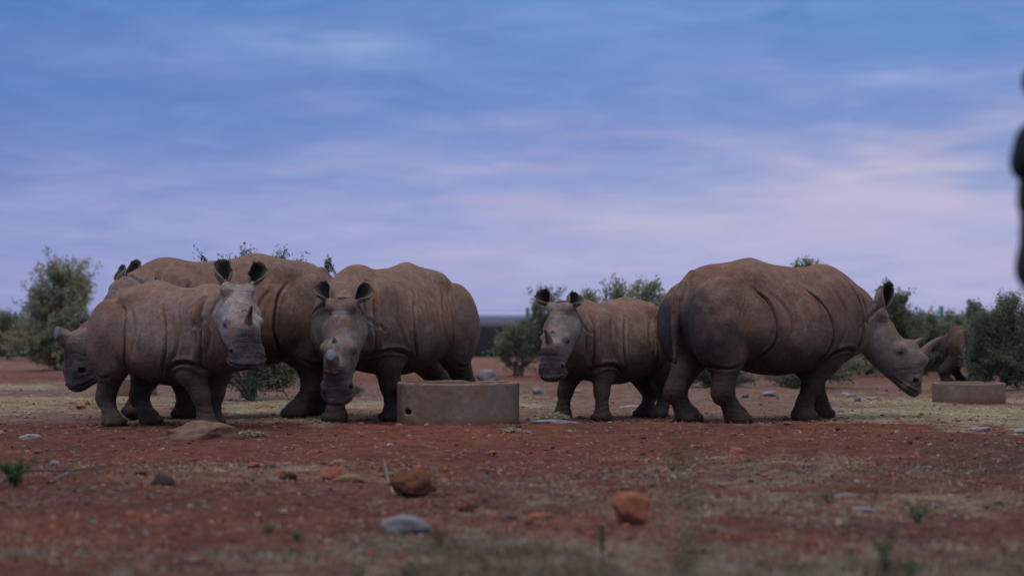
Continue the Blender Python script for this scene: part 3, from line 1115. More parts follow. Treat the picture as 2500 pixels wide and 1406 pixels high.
# D: the calf in front of the right hand cow
rhino('rhinoceros', (1.16, 20.95), R(-137), .76, .90, at(1370, 772, 20.05), at(1343, 890, 19.70),
      [leg('front', -1, 1374, 20.7), leg('front', 1, 1470, 20.35), leg('hind', 1, 1608, 21.0), leg('hind', -1, 1572, 21.2)],
      [dict(side=-1, tip=at(1317, 709, 20.1), open=(.15, -1, 0), w=.082), dict(side=1, tip=at(1414, 718, 20.1), open=(-.1, -1, 0), w=.082)],
      [dict(s=.76, r=.115, tip=(.68, .56), bend=.03), dict(s=.50, r=.05, tip=(.50, .23), h=.12, stump=True)],
      'calf with a small pointed horn facing the camera in front of the large side-on adult',
      greyness=.45, red=.5, ribs=.4, head_fat=.88, wet_and_shade=[((.02, .6, 1.08), (.06, .3, .09), .4), ((.15, .6, .93), (.05, .3, .10), .4), ((-.06, .6, 1.05), (.04, .3, .07), .35)])
# E2: a calf's rump showing out of the bushes far behind on the right
# (built further down, after the ground)

# ------------------------------------------------------------------ ground
def vpix(Y):
    return 785 + FPX * CAMZ / Y


def ridge_y(x):
    return 18.95 + .25 * np.sin(x * .9 + 1.0) + .12 * np.sin(x * 2.3) + .012 * x * x


def hgt(x, y):
    x = np.asarray(x, float)
    y = np.asarray(y, float)
    near = sstep(19.0, 17.0, y) + sstep(23.5, 27.0, y)
    far = sstep(30, 60, y)
    h = .10 * (vn2(x * .33 + 9, y * .33) - .5) * near
    h = h + .035 * (vn2(x * 1.3 + 3, y * 1.1 + 5) - .5) * (near + .12)
    h = h + .024 * (vn2(x * 5 + 1, y * 4.1) - .5) * (near * .8 + .25)
    h = h + .018 * (vn2(x * 13 + 1, y * 11.1) - .5) * (near * .7 + .3)
    yc_ = 19.22 - .30 * np.exp(-((x + .57) / .95) ** 4)
    h = h + .034 * np.exp(-((y - yc_ - .05 * np.sin(x * 2.1)) / .22) ** 2) * sstep(-2.75, -2.2, x) * sstep(4.9, 3.6, x)
    return h - .012 - .1 * far


ys = np.concatenate([[-80, -40, -20, -8, -3, 0, 1.2, 2.0, 2.8], np.geomspace(3.4, 30, 430), np.geomspace(30.6, 120, 110), np.geomspace(130, 9000, 40)])
tt = np.linspace(-1, 1, 421)
tt = np.sign(tt) * (np.abs(tt) * .55 + .45 * np.abs(tt) ** 4)
YY, TT = np.meshgrid(ys, tt, indexing='ij')
XX = TT * (3.0 + np.abs(YY) * .62)
ZZ = hgt(XX, YY)
GV = np.stack([XX, YY, ZZ], -1).reshape(-1, 3)
ny_, nx_ = YY.shape
ii, jj = np.meshgrid(np.arange(ny_ - 1), np.arange(nx_ - 1), indexing='ij')
a_ = (ii * nx_ + jj).ravel()
GF = np.stack([a_, a_ + 1, a_ + nx_ + 1, a_ + nx_], 1)


def straw_map(x, y):
    """how much dry straw lies at a spot, and how much dark trampled dung"""
    u = 1250 + FPX * x / np.maximum(y, 1.5)
    v = vpix(np.maximum(y, 1.5))
    w1 = vn2(x * .55 + 4, y * .45 + 2)
    w2 = vn2(x * 1.6 + 14, y * 1.1 + 7)
    w3 = vn2(x * 5.1 + 1, y * 3.3 + 7)
    n = w1 * .5 + w2 * .3 + w3 * .2
    rim = 1040 + 30 * sstep(2100, 2500, u) + (w2 - .5) * 14
    s = .30 * sstep(1112, 1135, v + (n - .5) * 80)                           # foreground litter
    s = s + .28 * sstep(1112, 1160, v) * sstep(1000, 1500, u) * sstep(1300, 1180, v)
    s = s + .42 * sstep(1275, 1330, v + (n - .5) * 60)
    s = s - .35 * np.exp(-((v - 1235) / 38) ** 2) * sstep(1250, 700, u)
    s = s + .20 * sstep(rim, rim - 6, v) + .32 * sstep(1028, 985, v) * sstep(955, 975, v)
    s = s + .75 * sstep(1960, 2100, u) * sstep(rim + 6, rim - 8, v) * sstep(988, 996, v) * sstep(.25, .5, n)
    s = s + .6 * sstep(1950, 2050, u) * np.exp(-((v - 976) / 6) ** 2)
    s = s + .5 * sstep(520, 580, u) * sstep(860, 780, u) * sstep(rim, rim - 10, v) * sstep(978, 990, v)
    s = s + .55 * sstep(260, 180, u) * sstep(965, 950, v) * sstep(918, 926, v)
    s = s + .30 * sstep(460, 260, u) * sstep(1030, 1000, v) * sstep(960, 985, v)
    s = s * (.30 + 1.4 * np.clip((n - .5) * 2.4 + .5, 0, 1.3))
    s = s * sstep(865, 905, v + (w2 - .5) * 30)
    d = sstep(2150, 2350, u + (w2 - .5) * 200) * sstep(1060, 1080, v) * sstep(1175, 1140, v) * .8
    d = d + .35 * sstep(1225, 1290, v) * sstep(.45, .6, w2) + .25 * sstep(1290, 1350, v)
    d = d + .35 * sstep(.55, .68, w2) * sstep(1120, 1150, v) + .25 * sstep(.6, .7, w3) * sstep(1030, 960, v)
    return np.clip(s, 0, 1), np.clip(d, 0, 1)


S_, D_ = straw_map(GV[:, 0], GV[:, 1])
red1 = np.array([.200, .068, .046])
red2 = np.array([.140, .058, .044])
tan = np.array([.20, .148, .105])
pale = np.array([.33, .285, .18])
dun = np.array([.068, .054, .042])
nn = vn2(GV[:, 0] * .8, GV[:, 1] * .7)[:, None]
n6 = vn2(GV[:, 0] * 7, GV[:, 1] * 5)[:, None]
gc = red1 * nn + red2 * (1 - nn)
u_ = 1250 + FPX * GV[:, 0] / np.maximum(GV[:, 1], 1.5)
v_ = vpix(np.maximum(GV[:, 1], 1.5))
# trodden pinkish-brown earth behind the animals, bare red further out
tr = (sstep(1036, 1020, v_) * sstep(915, 945, v_))[:, None] * .75
gc = gc * (1 - tr) + np.array([.245, .165, .135]) * tr
frd = sstep(925, 890, v_)[:, None]
gc = gc * (1 - frd) + np.array([.24, .130, .100]) * frd
ms = (sstep(.15, .95, S_ + (n6[:, 0] - .5) * .4))[:, None]
mixc = tan * (1 - ms) + pale * ms
mixc = mixc * (1 - .5 * sstep(1180, 1330, v_)[:, None]) + np.array([.15, .11, .078]) * .5 * sstep(1180, 1330, v_)[:, None]
gc = gc * (1 - np.clip(ms * .95, 0, 1)) + mixc * np.clip(ms * .95, 0, 1)
gc = gc * (1 - D_[:, None] * .75) + dun * D_[:, None] * .75
vfar = sstep(110, 300, GV[:, 1])[:, None]
gc = gc * (1 - vfar) + np.array([.045, .037, .045]) * vfar
gc = gc * (.82 + .36 * n6)


def ground_material():
    m, g, bs = new_mat('red_soil')
    a = g.n('ShaderNodeAttribute')
    a.attribute_name = 'Col'
    tcn = g.n('ShaderNodeTexCoord')
    ob = tcn.outputs['Object']
    n1 = g.noise(ob, 1.6, 6, 0.7, .5)
    n2 = g.noise(ob, 22.0, 6, 0.75, .3)
    n3 = g.noise(g.mapping(ob, scale=(60, 60, 10)), 1.5, 3, 0.6, 1.5)
    k = g.math('ADD', g.math('MULTIPLY', n1, .7), g.math('MULTIPLY', n2, .9))
    k = g.math('MULTIPLY_ADD', k, 1.7, -.36)
    cc = g.n('ShaderNodeVectorMath', operation='SCALE')
    g.link(a.outputs['Color'], cc.inputs[0])
    g.link(k, cc.inputs['Scale'])
    # specks: chaff (pale) and droppings (dark)
    sp = g.ramp(n3, [(.60, 0.0), (.68, .75)])
    c = g.mix(sp, cc.outputs[0], (.27, .20, .145, 1))
    n4 = g.noise(g.mapping(ob, scale=(30, 30, 10), loc=(3, 4, 5)), 1.5, 4, 0.6, 1.0)
    n5 = g.noise(ob, 7.0, 5, .7, .5)
    c = g.mix(g.ramp(n5, [(.40, .45), (.50, 0.0)]), c, (.075, .030, .022, 1))
    c = g.mix(g.ramp(n5, [(.56, 0.0), (.66, .30)]), c, (.25, .155, .115, 1))
    dk = g.ramp(n4, [(.54, 0.0), (.66, .8)])
    c = g.mix(dk, c, (.050, .027, .022, 1))
    g.link(c, bs.inputs['Base Color'])
    bs.inputs['Roughness'].default_value = .95
    bs.inputs['Specular IOR Level'].default_value = .08
    h = g.math('ADD', g.math('MULTIPLY', n2, .8), g.math('MULTIPLY', n3, .4))
    h = g.math('ADD', h, g.math('MULTIPLY', n4, .6))
    add_bump(g, bs, h, 1.0, .028)
    return m


ground = mesh_np('ground', GV, GF, ground_material(), None, True, gc)
tag(ground, kind='structure')
print('ground tris', len(GF) * 2)

# ------------------------------------------------------------------ far hills
rs = np.random.RandomState(11)
hx = np.linspace(-2600, 2600, 160)
hy = np.array([3300, 3500, 3700, 3900, 4200, 4500, 4900])
prof_h = np.array([-4, 3, 9, 12.5, 14, 9, -4.])
HX, HY = np.meshgrid(hx, hy, indexing='ij')
HZ = prof_h[None, :] * (.55 + .9 * vn2(HX / 700 + 7, HY / 900 + 3) + .15 * vn2(HX / 120, HY / 300))
HV = np.stack([HX, HY, HZ], -1).reshape(-1, 3)
i2, j2 = np.meshgrid(np.arange(159), np.arange(6), indexing='ij')
a2 = (i2 * 7 + j2).ravel()
hills = mesh_np('hills', HV, np.stack([a2, a2 + 7, a2 + 8, a2 + 1], 1),
                simple_mat('haze_tinted_scrub', (.035, .055, .13, 1), (.045, .060, .11, 1), .004, .95), None, True)  # blue of the distance haze is painted into the scrub colour
tag(hills, kind='structure')

# ------------------------------------------------------------------ generic solids
def tube_mesh(paths, sides=5):
    """paths: list of lists (x,y,z,r) -> V, F"""
    V, F = [], []
    for P in paths:
        P = np.array(P, float)
        k0 = len(V)
        for i in range(len(P)):
            a = P[max(i - 1, 0), :3]
            b = P[min(i + 1, len(P) - 1), :3]
            tdir = b - a
            tdir /= np.linalg.norm(tdir) + 1e-9
            rf = np.array([0, 0, 1.0]) if abs(tdir[2]) < .9 else np.array([1.0, 0, 0])
            e1 = np.cross(tdir, rf)
            e1 /= np.linalg.norm(e1)
            e2 = np.cross(tdir, e1)
            for j in range(sides):
                an = 2 * math.pi * j / sides
                V.append(P[i, :3] + (e1 * math.cos(an) + e2 * math.sin(an)) * P[i, 3])
        for i in range(len(P) - 1):
            for j in range(sides):
                F.append((k0 + i * sides + j, k0 + i * sides + (j + 1) % sides, k0 + (i + 1) * sides + (j + 1) % sides, k0 + (i + 1) * sides + j))
    return np.array(V), np.array(F)


_ico = None


def ico(sub):
    bm_ = __import__('bmesh').new()
    __import__('bmesh').ops.create_icosphere(bm_, subdivisions=sub, radius=1.0)
    V = np.array([v.co[:] for v in bm_.verts])
    F = np.array([[v.index for v in f.verts] for f in bm_.faces])
    bm_.free()
    return V, F


ICO = {k: ico(k) for k in (1, 2, 4)}


def rock_shape(seed, w, d, h, rough=.35, angular=.5, sub=4):
    V, F = ICO[sub]
    rr = np.random.RandomState(seed)
    P = V.copy()
    # knock flats off the ball
    for _ in range(int(4 + 10 * angular)):
        n = rr.normal(size=3)
        n /= np.linalg.norm(n)
        lim = rr.uniform(.62, .95)
        dd = P @ n
        P = P - np.maximum(dd - lim, 0)[:, None] * n
    ns = (vn3(V + seed * 1.37, 1.6) - .5) * rough + (vn3(V + seed * 2.1, 4.1) - .5) * rough * .5 + (vn3(V + seed, 9.7) - .5) * rough * .28
    P = P * (1 + ns)[:, None]
    return P * np.array([w / 2, d / 2, h / 2]), F


ROCKM = {}


def rock_mat(key, c1, c2, bump=.006, scale=9):
    if key not in ROCKM:
        ROCKM[key] = simple_mat('stone_' + key, tuple(c1) + (1,), tuple(c2) + (1,), scale, .9, bump, .1)
    return ROCKM[key]


rock_mat('brown', (.18, .075, .035), (.065, .035, .025), .012, 14)
rock_mat('orange', (.31, .115, .062), (.19, .072, .045), .008)
rock_mat('pale', (.27, .25, .24), (.17, .15, .145), .004, 12)
rock_mat('grey', (.13, .125, .14), (.08, .075, .085), .005, 11)
rock_mat('tan', (.20, .125, .095), (.11, .065, .048), .012, 9)
rock_mat('pink', (.40, .22, .17), (.28, .14, .10), .006)
rock_mat('dark', (.07, .05, .045), (.035, .028, .025), .01)
rock_mat('bluish', (.225, .212, .225), (.15, .14, .148), .004)


def rock(u, v, wpx, hpx, key, label, seed, depth=1.0, rough=.35, ang=.6, rot=0.0, sink=.25, group=None, name='rock', Y=None):
    Y = Y or FPX * CAMZ / (v - 785)
    if hpx < wpx * .36:
        sink = max(sink, .5)                      # flat stones are bedded in the soil
    w = wpx / FPX * Y
    h = hpx / FPX * Y
    # seen from this low the height in the picture is part top surface
    dep = w * .8 * depth
    hh = max(h - dep * CAMZ / Y * .8, h * .45)
    V, F = rock_shape(seed, w, dep, hh / (1 - sink) * 1.0, rough, ang)
    x = gx(u, Y)
    o = mesh_np(name, V, F, ROCKM[key], None, True)
    zg = float(hgt(x, Y + dep / 2))
    o.location = (x, Y + dep / 2, zg + hh / (1 - sink) * (.5 - sink))
    o.rotation_euler = (0, 0, rot)
    tag(o, label, 'rock', group)
    return o


rock(482, 1076, 208, 40, 'tan', 'long low tan rock half buried at the feet of the foremost young rhinoceros', 3, .5, .45, .3, .12, .3)
rock(70, 1073, 62, 15, 'pale', 'flat white stone at the left edge of the red soil', 5, .9, .3, .8, sink=.4)
rock(3, 1062, 22, 11, 'pale', 'small white stone cut off by the left edge of the picture', 6, .9)
rock(1008, 1207, 118, 62, 'brown', 'lumpy rust-brown rock with dark hollows beside a dry pale twig', 8, .8, .75, .5, .2, .12)
rock(1550, 1272, 100, 90, 'orange', 'rounded orange boulder standing highest in the foreground', 12, .9, .35, .3, 0, .12)
rock(990, 1290, 125, 50, 'bluish', 'smooth pale grey flat stone in the blurred foreground', 15, .6, .25, .3, -.2, .2)
rock(1322, 1248, 66, 18, 'orange', 'flat orange stone left of the rounded orange boulder', 17, .7)
rock(1243, 1258, 44, 20, 'grey', 'small slate-grey stone left of the flat orange stone', 18, .8)
rock(703, 1168, 46, 26, 'brown', 'dark reddish wedge-shaped rock left of the dry bark', 20, .8, .3, 1.0)
rock(806, 1168, 60, 38, 'orange', 'orange stone lying against the dry bark', 22, .8, .5, .6)
rock(620, 1144, 36, 14, 'orange', 'flat orange stone beside a grey one in mid foreground', 24, .8)
rock(660, 1143, 30, 12, 'grey', 'flat grey stone touching an orange one', 25, .8)
rock(534, 1158, 46, 15, 'pink', 'pale pink flat stone left of the flat orange and grey pair', 27, .8)
rock(340, 1168, 34, 17, 'brown', 'small dark brown stone nearest the end of the fallen branch', 29)
rock(395, 1197, 58, 32, 'dark', 'clump of dark droppings on the red soil at left', 31, .8, .7, .3)
rock(92, 1102, 24, 10, 'tan', 'tiny tan stone above the green sprig at left', 33)
rock(132, 1142, 22, 14, 'pale', 'small cream stone just above the fallen branch', 34)
rock(1201, 1110, 28, 12, 'orange', 'rusty pebble pair, larger one, below the round trough', 36)
rock(1136, 1103, 16, 10, 'orange', 'little orange pebble below the round trough', 37)
rock(1086, 1150, 18, 12, 'orange', 'small orange stone right above the lumpy rust-brown rock', 38)
rock(1138, 1232, 44, 26, 'brown', 'crumbled reddish stone between lumpy rock and flat orange stone', 40, .8, .6)
rock(1800, 1112, 40, 11, 'orange', 'orange stone on the red soil below the large adult rhinoceros', 42)
rock(2222, 1092, 14, 12, 'dark', 'lone dark clod on the red soil at right', 43)
rock(2060, 1123 + 80, 66, 13, 'bluish', 'flat whitish chip at right in the dry litter, upper one', 44, .6)
rock(2110, 1238, 76, 15, 'bluish', 'flat whitish chip at right in the dry litter, lower one', 45, .6)
rock(2396, 1049, 58, 14, 'bluish', 'flat blue-grey slab on the straw at right', 46, .9)
rock(2494, 1056, 40, 13, 'pale', 'pale stone cut off by the right edge of the picture', 47, .9)
slab = rock(1358, 1034, 128, 14, 'bluish', 'wide flat bluish slab with hay on it in front of the calf', 48, .8, .2, .8, 0, .3, Y=19.3)
slab.location.z += .02
rock(2094, 977, 18, 14, 'bluish', 'small round bluish stone under the chin of the large adult rhinoceros', 49)
rock(2070, 962, 44, 10, 'pale', 'pale slab behind the forelegs of the large adult rhinoceros', 50)
rock(2130, 966, 48, 9, 'pale', 'low pale slab below the neck of the large adult rhinoceros', 51)
rock(1190, 931, 56, 34, 'bluish', 'pale pointed boulder behind the round trough', 52, .8, .3, .9, sink=.1)
rock(1312, 960, 30, 18, 'bluish', 'small pale boulder behind the calf', 53, .8)
rock(1408, 958, 26, 9, 'pale', 'tiny white stone between the forelegs of the calf', 54)
rock(1300, 992, 70, 6, 'pale', 'thin white slab right of the round trough', 55, .8)
rock(1540, 992, 80, 7, 'pale', 'thin pale slab between the legs of the calf', 56, .8)
rock(2035, 1004, 60, 9, 'bluish', 'flat pale slab right of the forefeet of the large adult rhinoceros', 57, 1.0)
rock(1880, 968, 36, 14, 'bluish', 'pale boulder seen under the belly of the large adult rhinoceros', 58)
rock(1820, 974, 22, 9, 'grey', 'grey stone seen under the belly of the large adult rhinoceros', 59)
rock(196, 996, 26, 14, 'orange', 'orange stone left of the hind foot of the young rhinoceros', 60)
rock(214, 984, 14, 12, 'orange', 'smaller orange stone beside another left of the young rhinoceros', 61)
rock(2330, 986, 12, 6, 'grey', 'tiny grey stone under the near edge of the far trough', 62)
rock(974, 1037, 16, 8, 'pink', 'pinkish pebble at the foot of the big middle trough, left end', 63)
rock(1042, 1040, 14, 9, 'pink', 'pinkish pebble against the foot of the round trough', 64)
rock(1510, 1036, 18, 8, 'orange', 'orange pebble between the calf and the red soil rim', 65)
rock(1925, 1040, 22, 8, 'orange', 'orange stone at the forefoot of the large adult rhinoceros', 66)
rock(2045, 1050, 12, 12, 'brown', 'brown pointed clod right of the large adult rhinoceros', 67)

# ------------------------------------------------------------------ concrete troughs
def trough_mat():
    m, g, bs = new_mat('weathered_concrete')
    tcn = g.n('ShaderNodeTexCoord')
    ob = tcn.outputs['Object']
    sepn = g.n('ShaderNodeSeparateXYZ')
    g.link(ob, sepn.inputs[0])
    n1 = g.noise(ob, 3.0, 6, .65, .6)
    n2 = g.noise(g.mapping(ob, scale=(6, 6, 4.0)), 1.2, 6, .68, .8)
    c = g.mix(g.ramp(n1, [(.35, 0.0), (.65, 1.0)]), (.155, .115, .088, 1), (.225, .185, .150, 1))
    c = g.mix(g.ramp(n2, [(.45, 0.0), (.62, .7)]), c, (.20, .105, .065, 1))
    # red mud splashed up from the ground
    hgtn = g.math('ADD', g.math('MULTIPLY', sepn.outputs[2], 7.0), g.math('MULTIPLY', n2, .9))
    c = g.mix(g.ramp(hgtn, [(.45, .85), (1.1, 0.0)]), c, (.15, .062, .038, 1))
    sp = g.ramp(g.noise(ob, 60, 4, .6), [(.66, 0.0), (.74, .5)])
    c = g.mix(sp, c, (.34, .30, .26, 1))
    dk = g.ramp(g.noise(ob, 26, 5, .7, .6), [(.60, 0.0), (.72, .6)])
    c = g.mix(dk, c, (.07, .045, .035, 1))
    g.link(c, bs.inputs['Base Color'])
    bs.inputs['Roughness'].default_value = .92
    bs.inputs['Specular IOR Level'].default_value = .1
    add_bump(g, bs, g.noise(ob, 35, 7, .7), 1.0, .006)
    return m


M_CONC = trough_mat()


def trough(name, x, y, rad, h, wall, label, hole=None, notch=None, vox=.012, floor=.10):
    f = Field((-rad - .05, -rad - .05, -.06), (rad + .05, rad + .05, h + .05), vox)

    def fn(X, Y, Z):
        r = np.sqrt(X * X + Y * Y)
        an = np.arctan2(Y, X)
        rr = rad + .003 * np.sin(an * 3 + 1)
        out = r - rr
        topz = h + .002 * np.sin(an * 5) + .0015 * np.sin(an * 17 + 2)
        shell = np.maximum(np.maximum(out, Z - topz), -(Z + .05))
        cav = np.maximum(r - (rr - wall), -(Z - floor))
        return np.maximum(shell, -cav)
    f.union(fn, (-rad, -rad, -.06), (rad, rad, h), .01)
    if hole:
        f.ell(hole[:3], hole[3:], k=.01, mode='sub')
    for nt in (notch or []):
        f.ell(nt[:3], nt[3:], k=.02, mode='sub')
    V, Q = f.mesh()
    V = V + ((vn3(V, 22) - .5) * .004)[:, None] * np.array([1, 1, .8])
    o = mesh_np(name, V, Q, M_CONC, None, True)
    o.location = (x, y, -.012)
    tag(o, label, 'trough')
    return o


yt = 19.92
tx = gx(1118, yt)
trough('feeding_trough', tx, yt, .640, .43, .095, 'round concrete feeding trough with a small drain hole, beside the middle rhinoceros',
       hole=(-.500, -.39, .135, .035, .14, .032), notch=[(.16, .60, .46, .13, .14, .05)])
trough('feeding_trough', gx(2364, 25.1), 25.1, .475, .255, .08, 'low concrete trough in the background at right, in front of the bushes')
trough('feeding_trough', gx(312, 27.6), 27.6, .42, .26, .07, 'far concrete trough glimpsed between the legs of the young rhinoceros', vox=.016)

# ------------------------------------------------------------------ straw, chaff, pebbles
def straws(pos, lmin, lmax, wid, rr, tilt=.25, lift=.006):
    n = len(pos)
    an = rr.uniform(0, 2 * math.pi, n)
    ln = rr.uniform(lmin, lmax, n)
    ti = rr.normal(0, tilt, n)
    d = np.stack([np.cos(an) * np.cos(ti), np.sin(an) * np.cos(ti), np.sin(ti)], 1)
    s = np.stack([-np.sin(an), np.cos(an), 0 * an], 1)
    roll = rr.uniform(-.9, .9, n)
    s = s * np.cos(roll)[:, None] + np.array([0, 0, 1.0]) * np.sin(roll)[:, None]
    bend = rr.normal(0, .12, n)[:, None] * np.stack([-np.sin(an), np.cos(an), 0 * an + .5], 1) * ln[:, None]
    w_ = (wid * rr.uniform(.6, 1.4, n))[:, None]
    p0 = pos - d * ln[:, None] / 2
    p1 = pos + bend
    p2 = pos + d * ln[:, None] / 2
    V = np.stack([p0 - s * w_ / 2, p0 + s * w_ / 2, p1 - s * w_ / 2, p1 + s * w_ / 2, p2 - s * w_ / 2, p2 + s * w_ / 2], 1)
    V[..., 2] += lift + np.abs(np.sin(ti) * ln / 2)[:, None]
    k = np.arange(n)[:, None] * 6
    F = np.concatenate([k + np.array([0, 1, 3, 2]), k + np.array([2, 3, 5, 4])], 1).reshape(-1, 4)
    return V.reshape(-1, 3), F


M_STRAW = attr_mat('dry_straw', .75, 0, var=.3, vscale=30)
rr = np.random.RandomState(21)
n_try = 420000
uu = rr.uniform(-120, 2620, n_try)
vv = 905 + (1390 - 905) * rr.uniform(0, 1, n_try) ** 1.25
Yt = FPX * CAMZ / (vv - 785)
Xt = (uu - 1250) / FPX * Yt
Sx, Dx = straw_map(Xt, Yt)
clump = vn2(Xt * 6, Yt * 4) * vn2(Xt * 1.7 + 30, Yt * 1.2)
keep = rr.uniform(0, 1, n_try) < (.07 + Sx * .55) * (clump * 2.6) * np.where(vv > 1250, .45, 1.0)
Xt, Yt, Sx, vk = Xt[keep], Yt[keep], Sx[keep], vv[keep]
pos = np.stack([Xt, Yt, hgt(Xt, Yt)], 1)
V, F = straws(pos, .012, .045, .0040, rr)
pc = np.where((rr.uniform(0, 1, len(pos)) < .25)[:, None], np.array([.36, .31, .23]), np.array([.25, .19, .125]))
pc = np.where((vk < 1035)[:, None] & (Sx > .45)[:, None], np.array([.44, .40, .235]), pc)
pc = np.where((vk > 1150)[:, None], np.array([.25, .195, .135]), pc) * rr.uniform(.45, 1.15, len(pos))[:, None]
o = mesh_np('straw', V, F, M_STRAW, None, False, np.repeat(pc, 6, 0))
tag(o, 'dry straw and chaff strewn over the red soil', kind='stuff')
print('straws', len(pos))

# pebbles and clods
V1, F1 = ICO[1]
n = 7000
uu = rr.uniform(-100, 2600, n)
vv = 900 + 480 * rr.uniform(0, 1, n) ** 1.1
Yt = FPX * CAMZ / (vv - 785)
Xt = (uu - 1250) / FPX * Yt
sz = (.006 + .020 * rr.uniform(0, 1, n) ** 3.5) * np.where(vv < 1100, 1.15, .9)
PV = V1[None] * sz[:, None, None] * rr.uniform(.5, 1.4, (n, 1, 3)) * (1 + rr.uniform(-.25, .25, (n, len(V1), 1)))
PV[..., 2] *= .7
PV = PV + np.stack([Xt, Yt, hgt(Xt, Yt) + sz * .25], 1)[:, None, :]
PF = (F1[None] + (np.arange(n) * len(V1))[:, None, None]).reshape(-1, 3)
cs = np.array([[.28, .10, .06], [.19, .065, .045], [.10, .05, .038], [.30, .22, .17], [.22, .21, .22], [.06, .045, .035]])
pc = cs[rr.choice(6, n, p=[.3, .33, .14, .1, .04, .09])] * rr.uniform(.7, 1.15, n)[:, None]
o = mesh_np('gravel', PV.reshape(-1, 3), PF, attr_mat('gravel_stone', .95, 0), None, False, np.repeat(pc, len(V1), 0))
tag(o, 'loose pebbles and clods of red earth', kind='stuff')

rf_ = np.random.RandomState(8)
CV, CF, CC_ = [], [], []
k_ = 0
for (fx, fy) in FEET[:20]:
    for _ in range(34):
        a = rf_.uniform(0, 2 * math.pi)
        d_ = .16 + abs(rf_.normal(0, .16))
        px_, py_ = fx + math.cos(a) * d_, fy + math.sin(a) * d_
        r0 = rf_.uniform(.006, .026)
        P_ = V1 * r0 * rf_.uniform(.6, 1.4, (1, 3)) * (1 + rf_.uniform(-.25, .25, (len(V1), 1)))
        P_[:, 2] *= .6
        CV.append(P_ + np.array([px_, py_, float(hgt(px_, py_)) + r0 * .25]))
        CF.append(F1 + k_)
        k_ += len(V1)
        c_ = np.array([[.16, .06, .045], [.09, .045, .035], [.055, .04, .03]])[rf_.randint(3)] * rf_.uniform(.7, 1.2)
        CC_.append(np.repeat(c_[None], len(V1), 0))
o = mesh_np('soil_clods', np.concatenate(CV), np.concatenate(CF), attr_mat('soil_clod', .95, 0), None, False, np.concatenate(CC_))
tag(o, 'trodden clods and droppings around the feet of the animals', kind='stuff')

# dry grass litter standing up in the near foreground
def blades(pos, hmin, hmax, wid, rr, lean=.5):
    n = len(pos)
    an = rr.uniform(0, 2 * math.pi, n)
    h = rr.uniform(hmin, hmax, n)
    le = np.abs(rr.normal(0, lean, n)) + .1
    dirx = np.stack([np.cos(an), np.sin(an), 0 * an], 1)
    sd = np.stack([-np.sin(an), np.cos(an), 0 * an], 1)
    w_ = wid * rr.uniform(.6, 1.4, n)
    rows = []
    for f in (0, .4, .75, 1.0):
        c = pos + dirx * (le * h * f ** 1.7)[:, None] + np.array([0, 0, 1.0]) * (h * f * (1 - .25 * le * f))[:, None]
        ww = (w_ * (1 - f * .9) / 2)[:, None]
        rows += [c - sd * ww, c + sd * ww]
    V = np.stack(rows, 1)
    k = np.arange(n)[:, None] * 8
    F = np.concatenate([k + np.array([0, 1, 3, 2]), k + np.array([2, 3, 5, 4]), k + np.array([4, 5, 7, 6])], 1).reshape(-1, 4)
    return V.reshape(-1, 3), F


n_try = 110000
uu = rr.uniform(-120, 2620, n_try)
vv = rr.uniform(1120, 1470, n_try)
Yt = FPX * CAMZ / (vv - 785)
Xt = (uu - 1250) / FPX * Yt
Sx, Dx = straw_map(Xt, Yt)
cl_ = vn2(Xt * 3.1 + 5, Yt * 2.3)
keep = rr.uniform(0, 1, n_try) < Sx * sstep(.34, .70, cl_) * (.40 + .6 * sstep(1260, 1340, vv))
Xt, Yt = Xt[keep], Yt[keep]
pos = np.stack([Xt, Yt, hgt(Xt, Yt) - .003], 1)
V, F = blades(pos, .015, .065, .006, rr, .9)
clp = sstep(.4, .7, vn2(pos[:, 0] * 5, pos[:, 1] * 4))[:, None]
pc = np.where((rr.uniform(0, 1, len(pos)) < .12)[:, None], np.array([.13, .15, .075]), np.array([.17, .13, .09]) * (1 - clp) + np.array([.38, .33, .24]) * clp) * rr.uniform(.5, 1.2, len(pos))[:, None]
o = mesh_np('dead_grass', V, F, attr_mat('dead_grass_blade', .8, 0, trans=.15), None, False, np.repeat(pc, 8, 0))
tag(o, 'trampled dead grass in the blurred foreground', kind='stuff')
print('blades', len(pos))

# heaps of hay
def heap(name, u, v, wpx, hgt_m, n, label, c=(.42, .38, .21), Y=None, lift=0.0):
    Y = Y or FPX * CAMZ / (v - 785)
    w = wpx / FPX * Y
    x = gx(u, Y)
    a = rr.uniform(0, 2 * math.pi, n)
    q = np.sqrt(rr.uniform(0, 1, n))
    lx, ly = np.cos(a) * q * w / 2, np.sin(a) * q * w * .35
    z = (1 - q ** 2) * hgt_m * rr.uniform(.2, 1, n)
    pos = np.stack([lx, ly, z], 1)
    V, F = straws(pos, .03, .10, .0042, rr, .22)
    pc = np.array(c) * rr.uniform(.4, 1.2, n)[:, None]
    o = mesh_np(name, V, F, M_STRAW, None, False, np.repeat(pc, 6, 0))
    o.location = (x, Y, float(hgt(x, Y)) + lift)
    return tag(o, label, 'hay')


heap('hay_pile', 1352, 1028, 76, .040, 1300, 'small heap of yellowish hay on the slab in front of the calf', (.36, .33, .20), Y=19.55, lift=.055)
heap('hay_pile', 615, 1066, 80, .035, 420, 'scattered tuft of dry hay right of the long tan rock', (.30, .25, .17))
heap('hay_pile', 1245, 1054, 60, .02, 260, 'thin wisp of hay in front of the round trough', (.30, .26, .15))

# ------------------------------------------------------------------ bushes
M_LEAF = attr_mat('leaf', .65, 0, var=.25, trans=.55, vscale=6)
M_BARK = simple_mat('bark', (.09, .075, .062, 1), (.15, .13, .11, 1), 12, .9, .004)


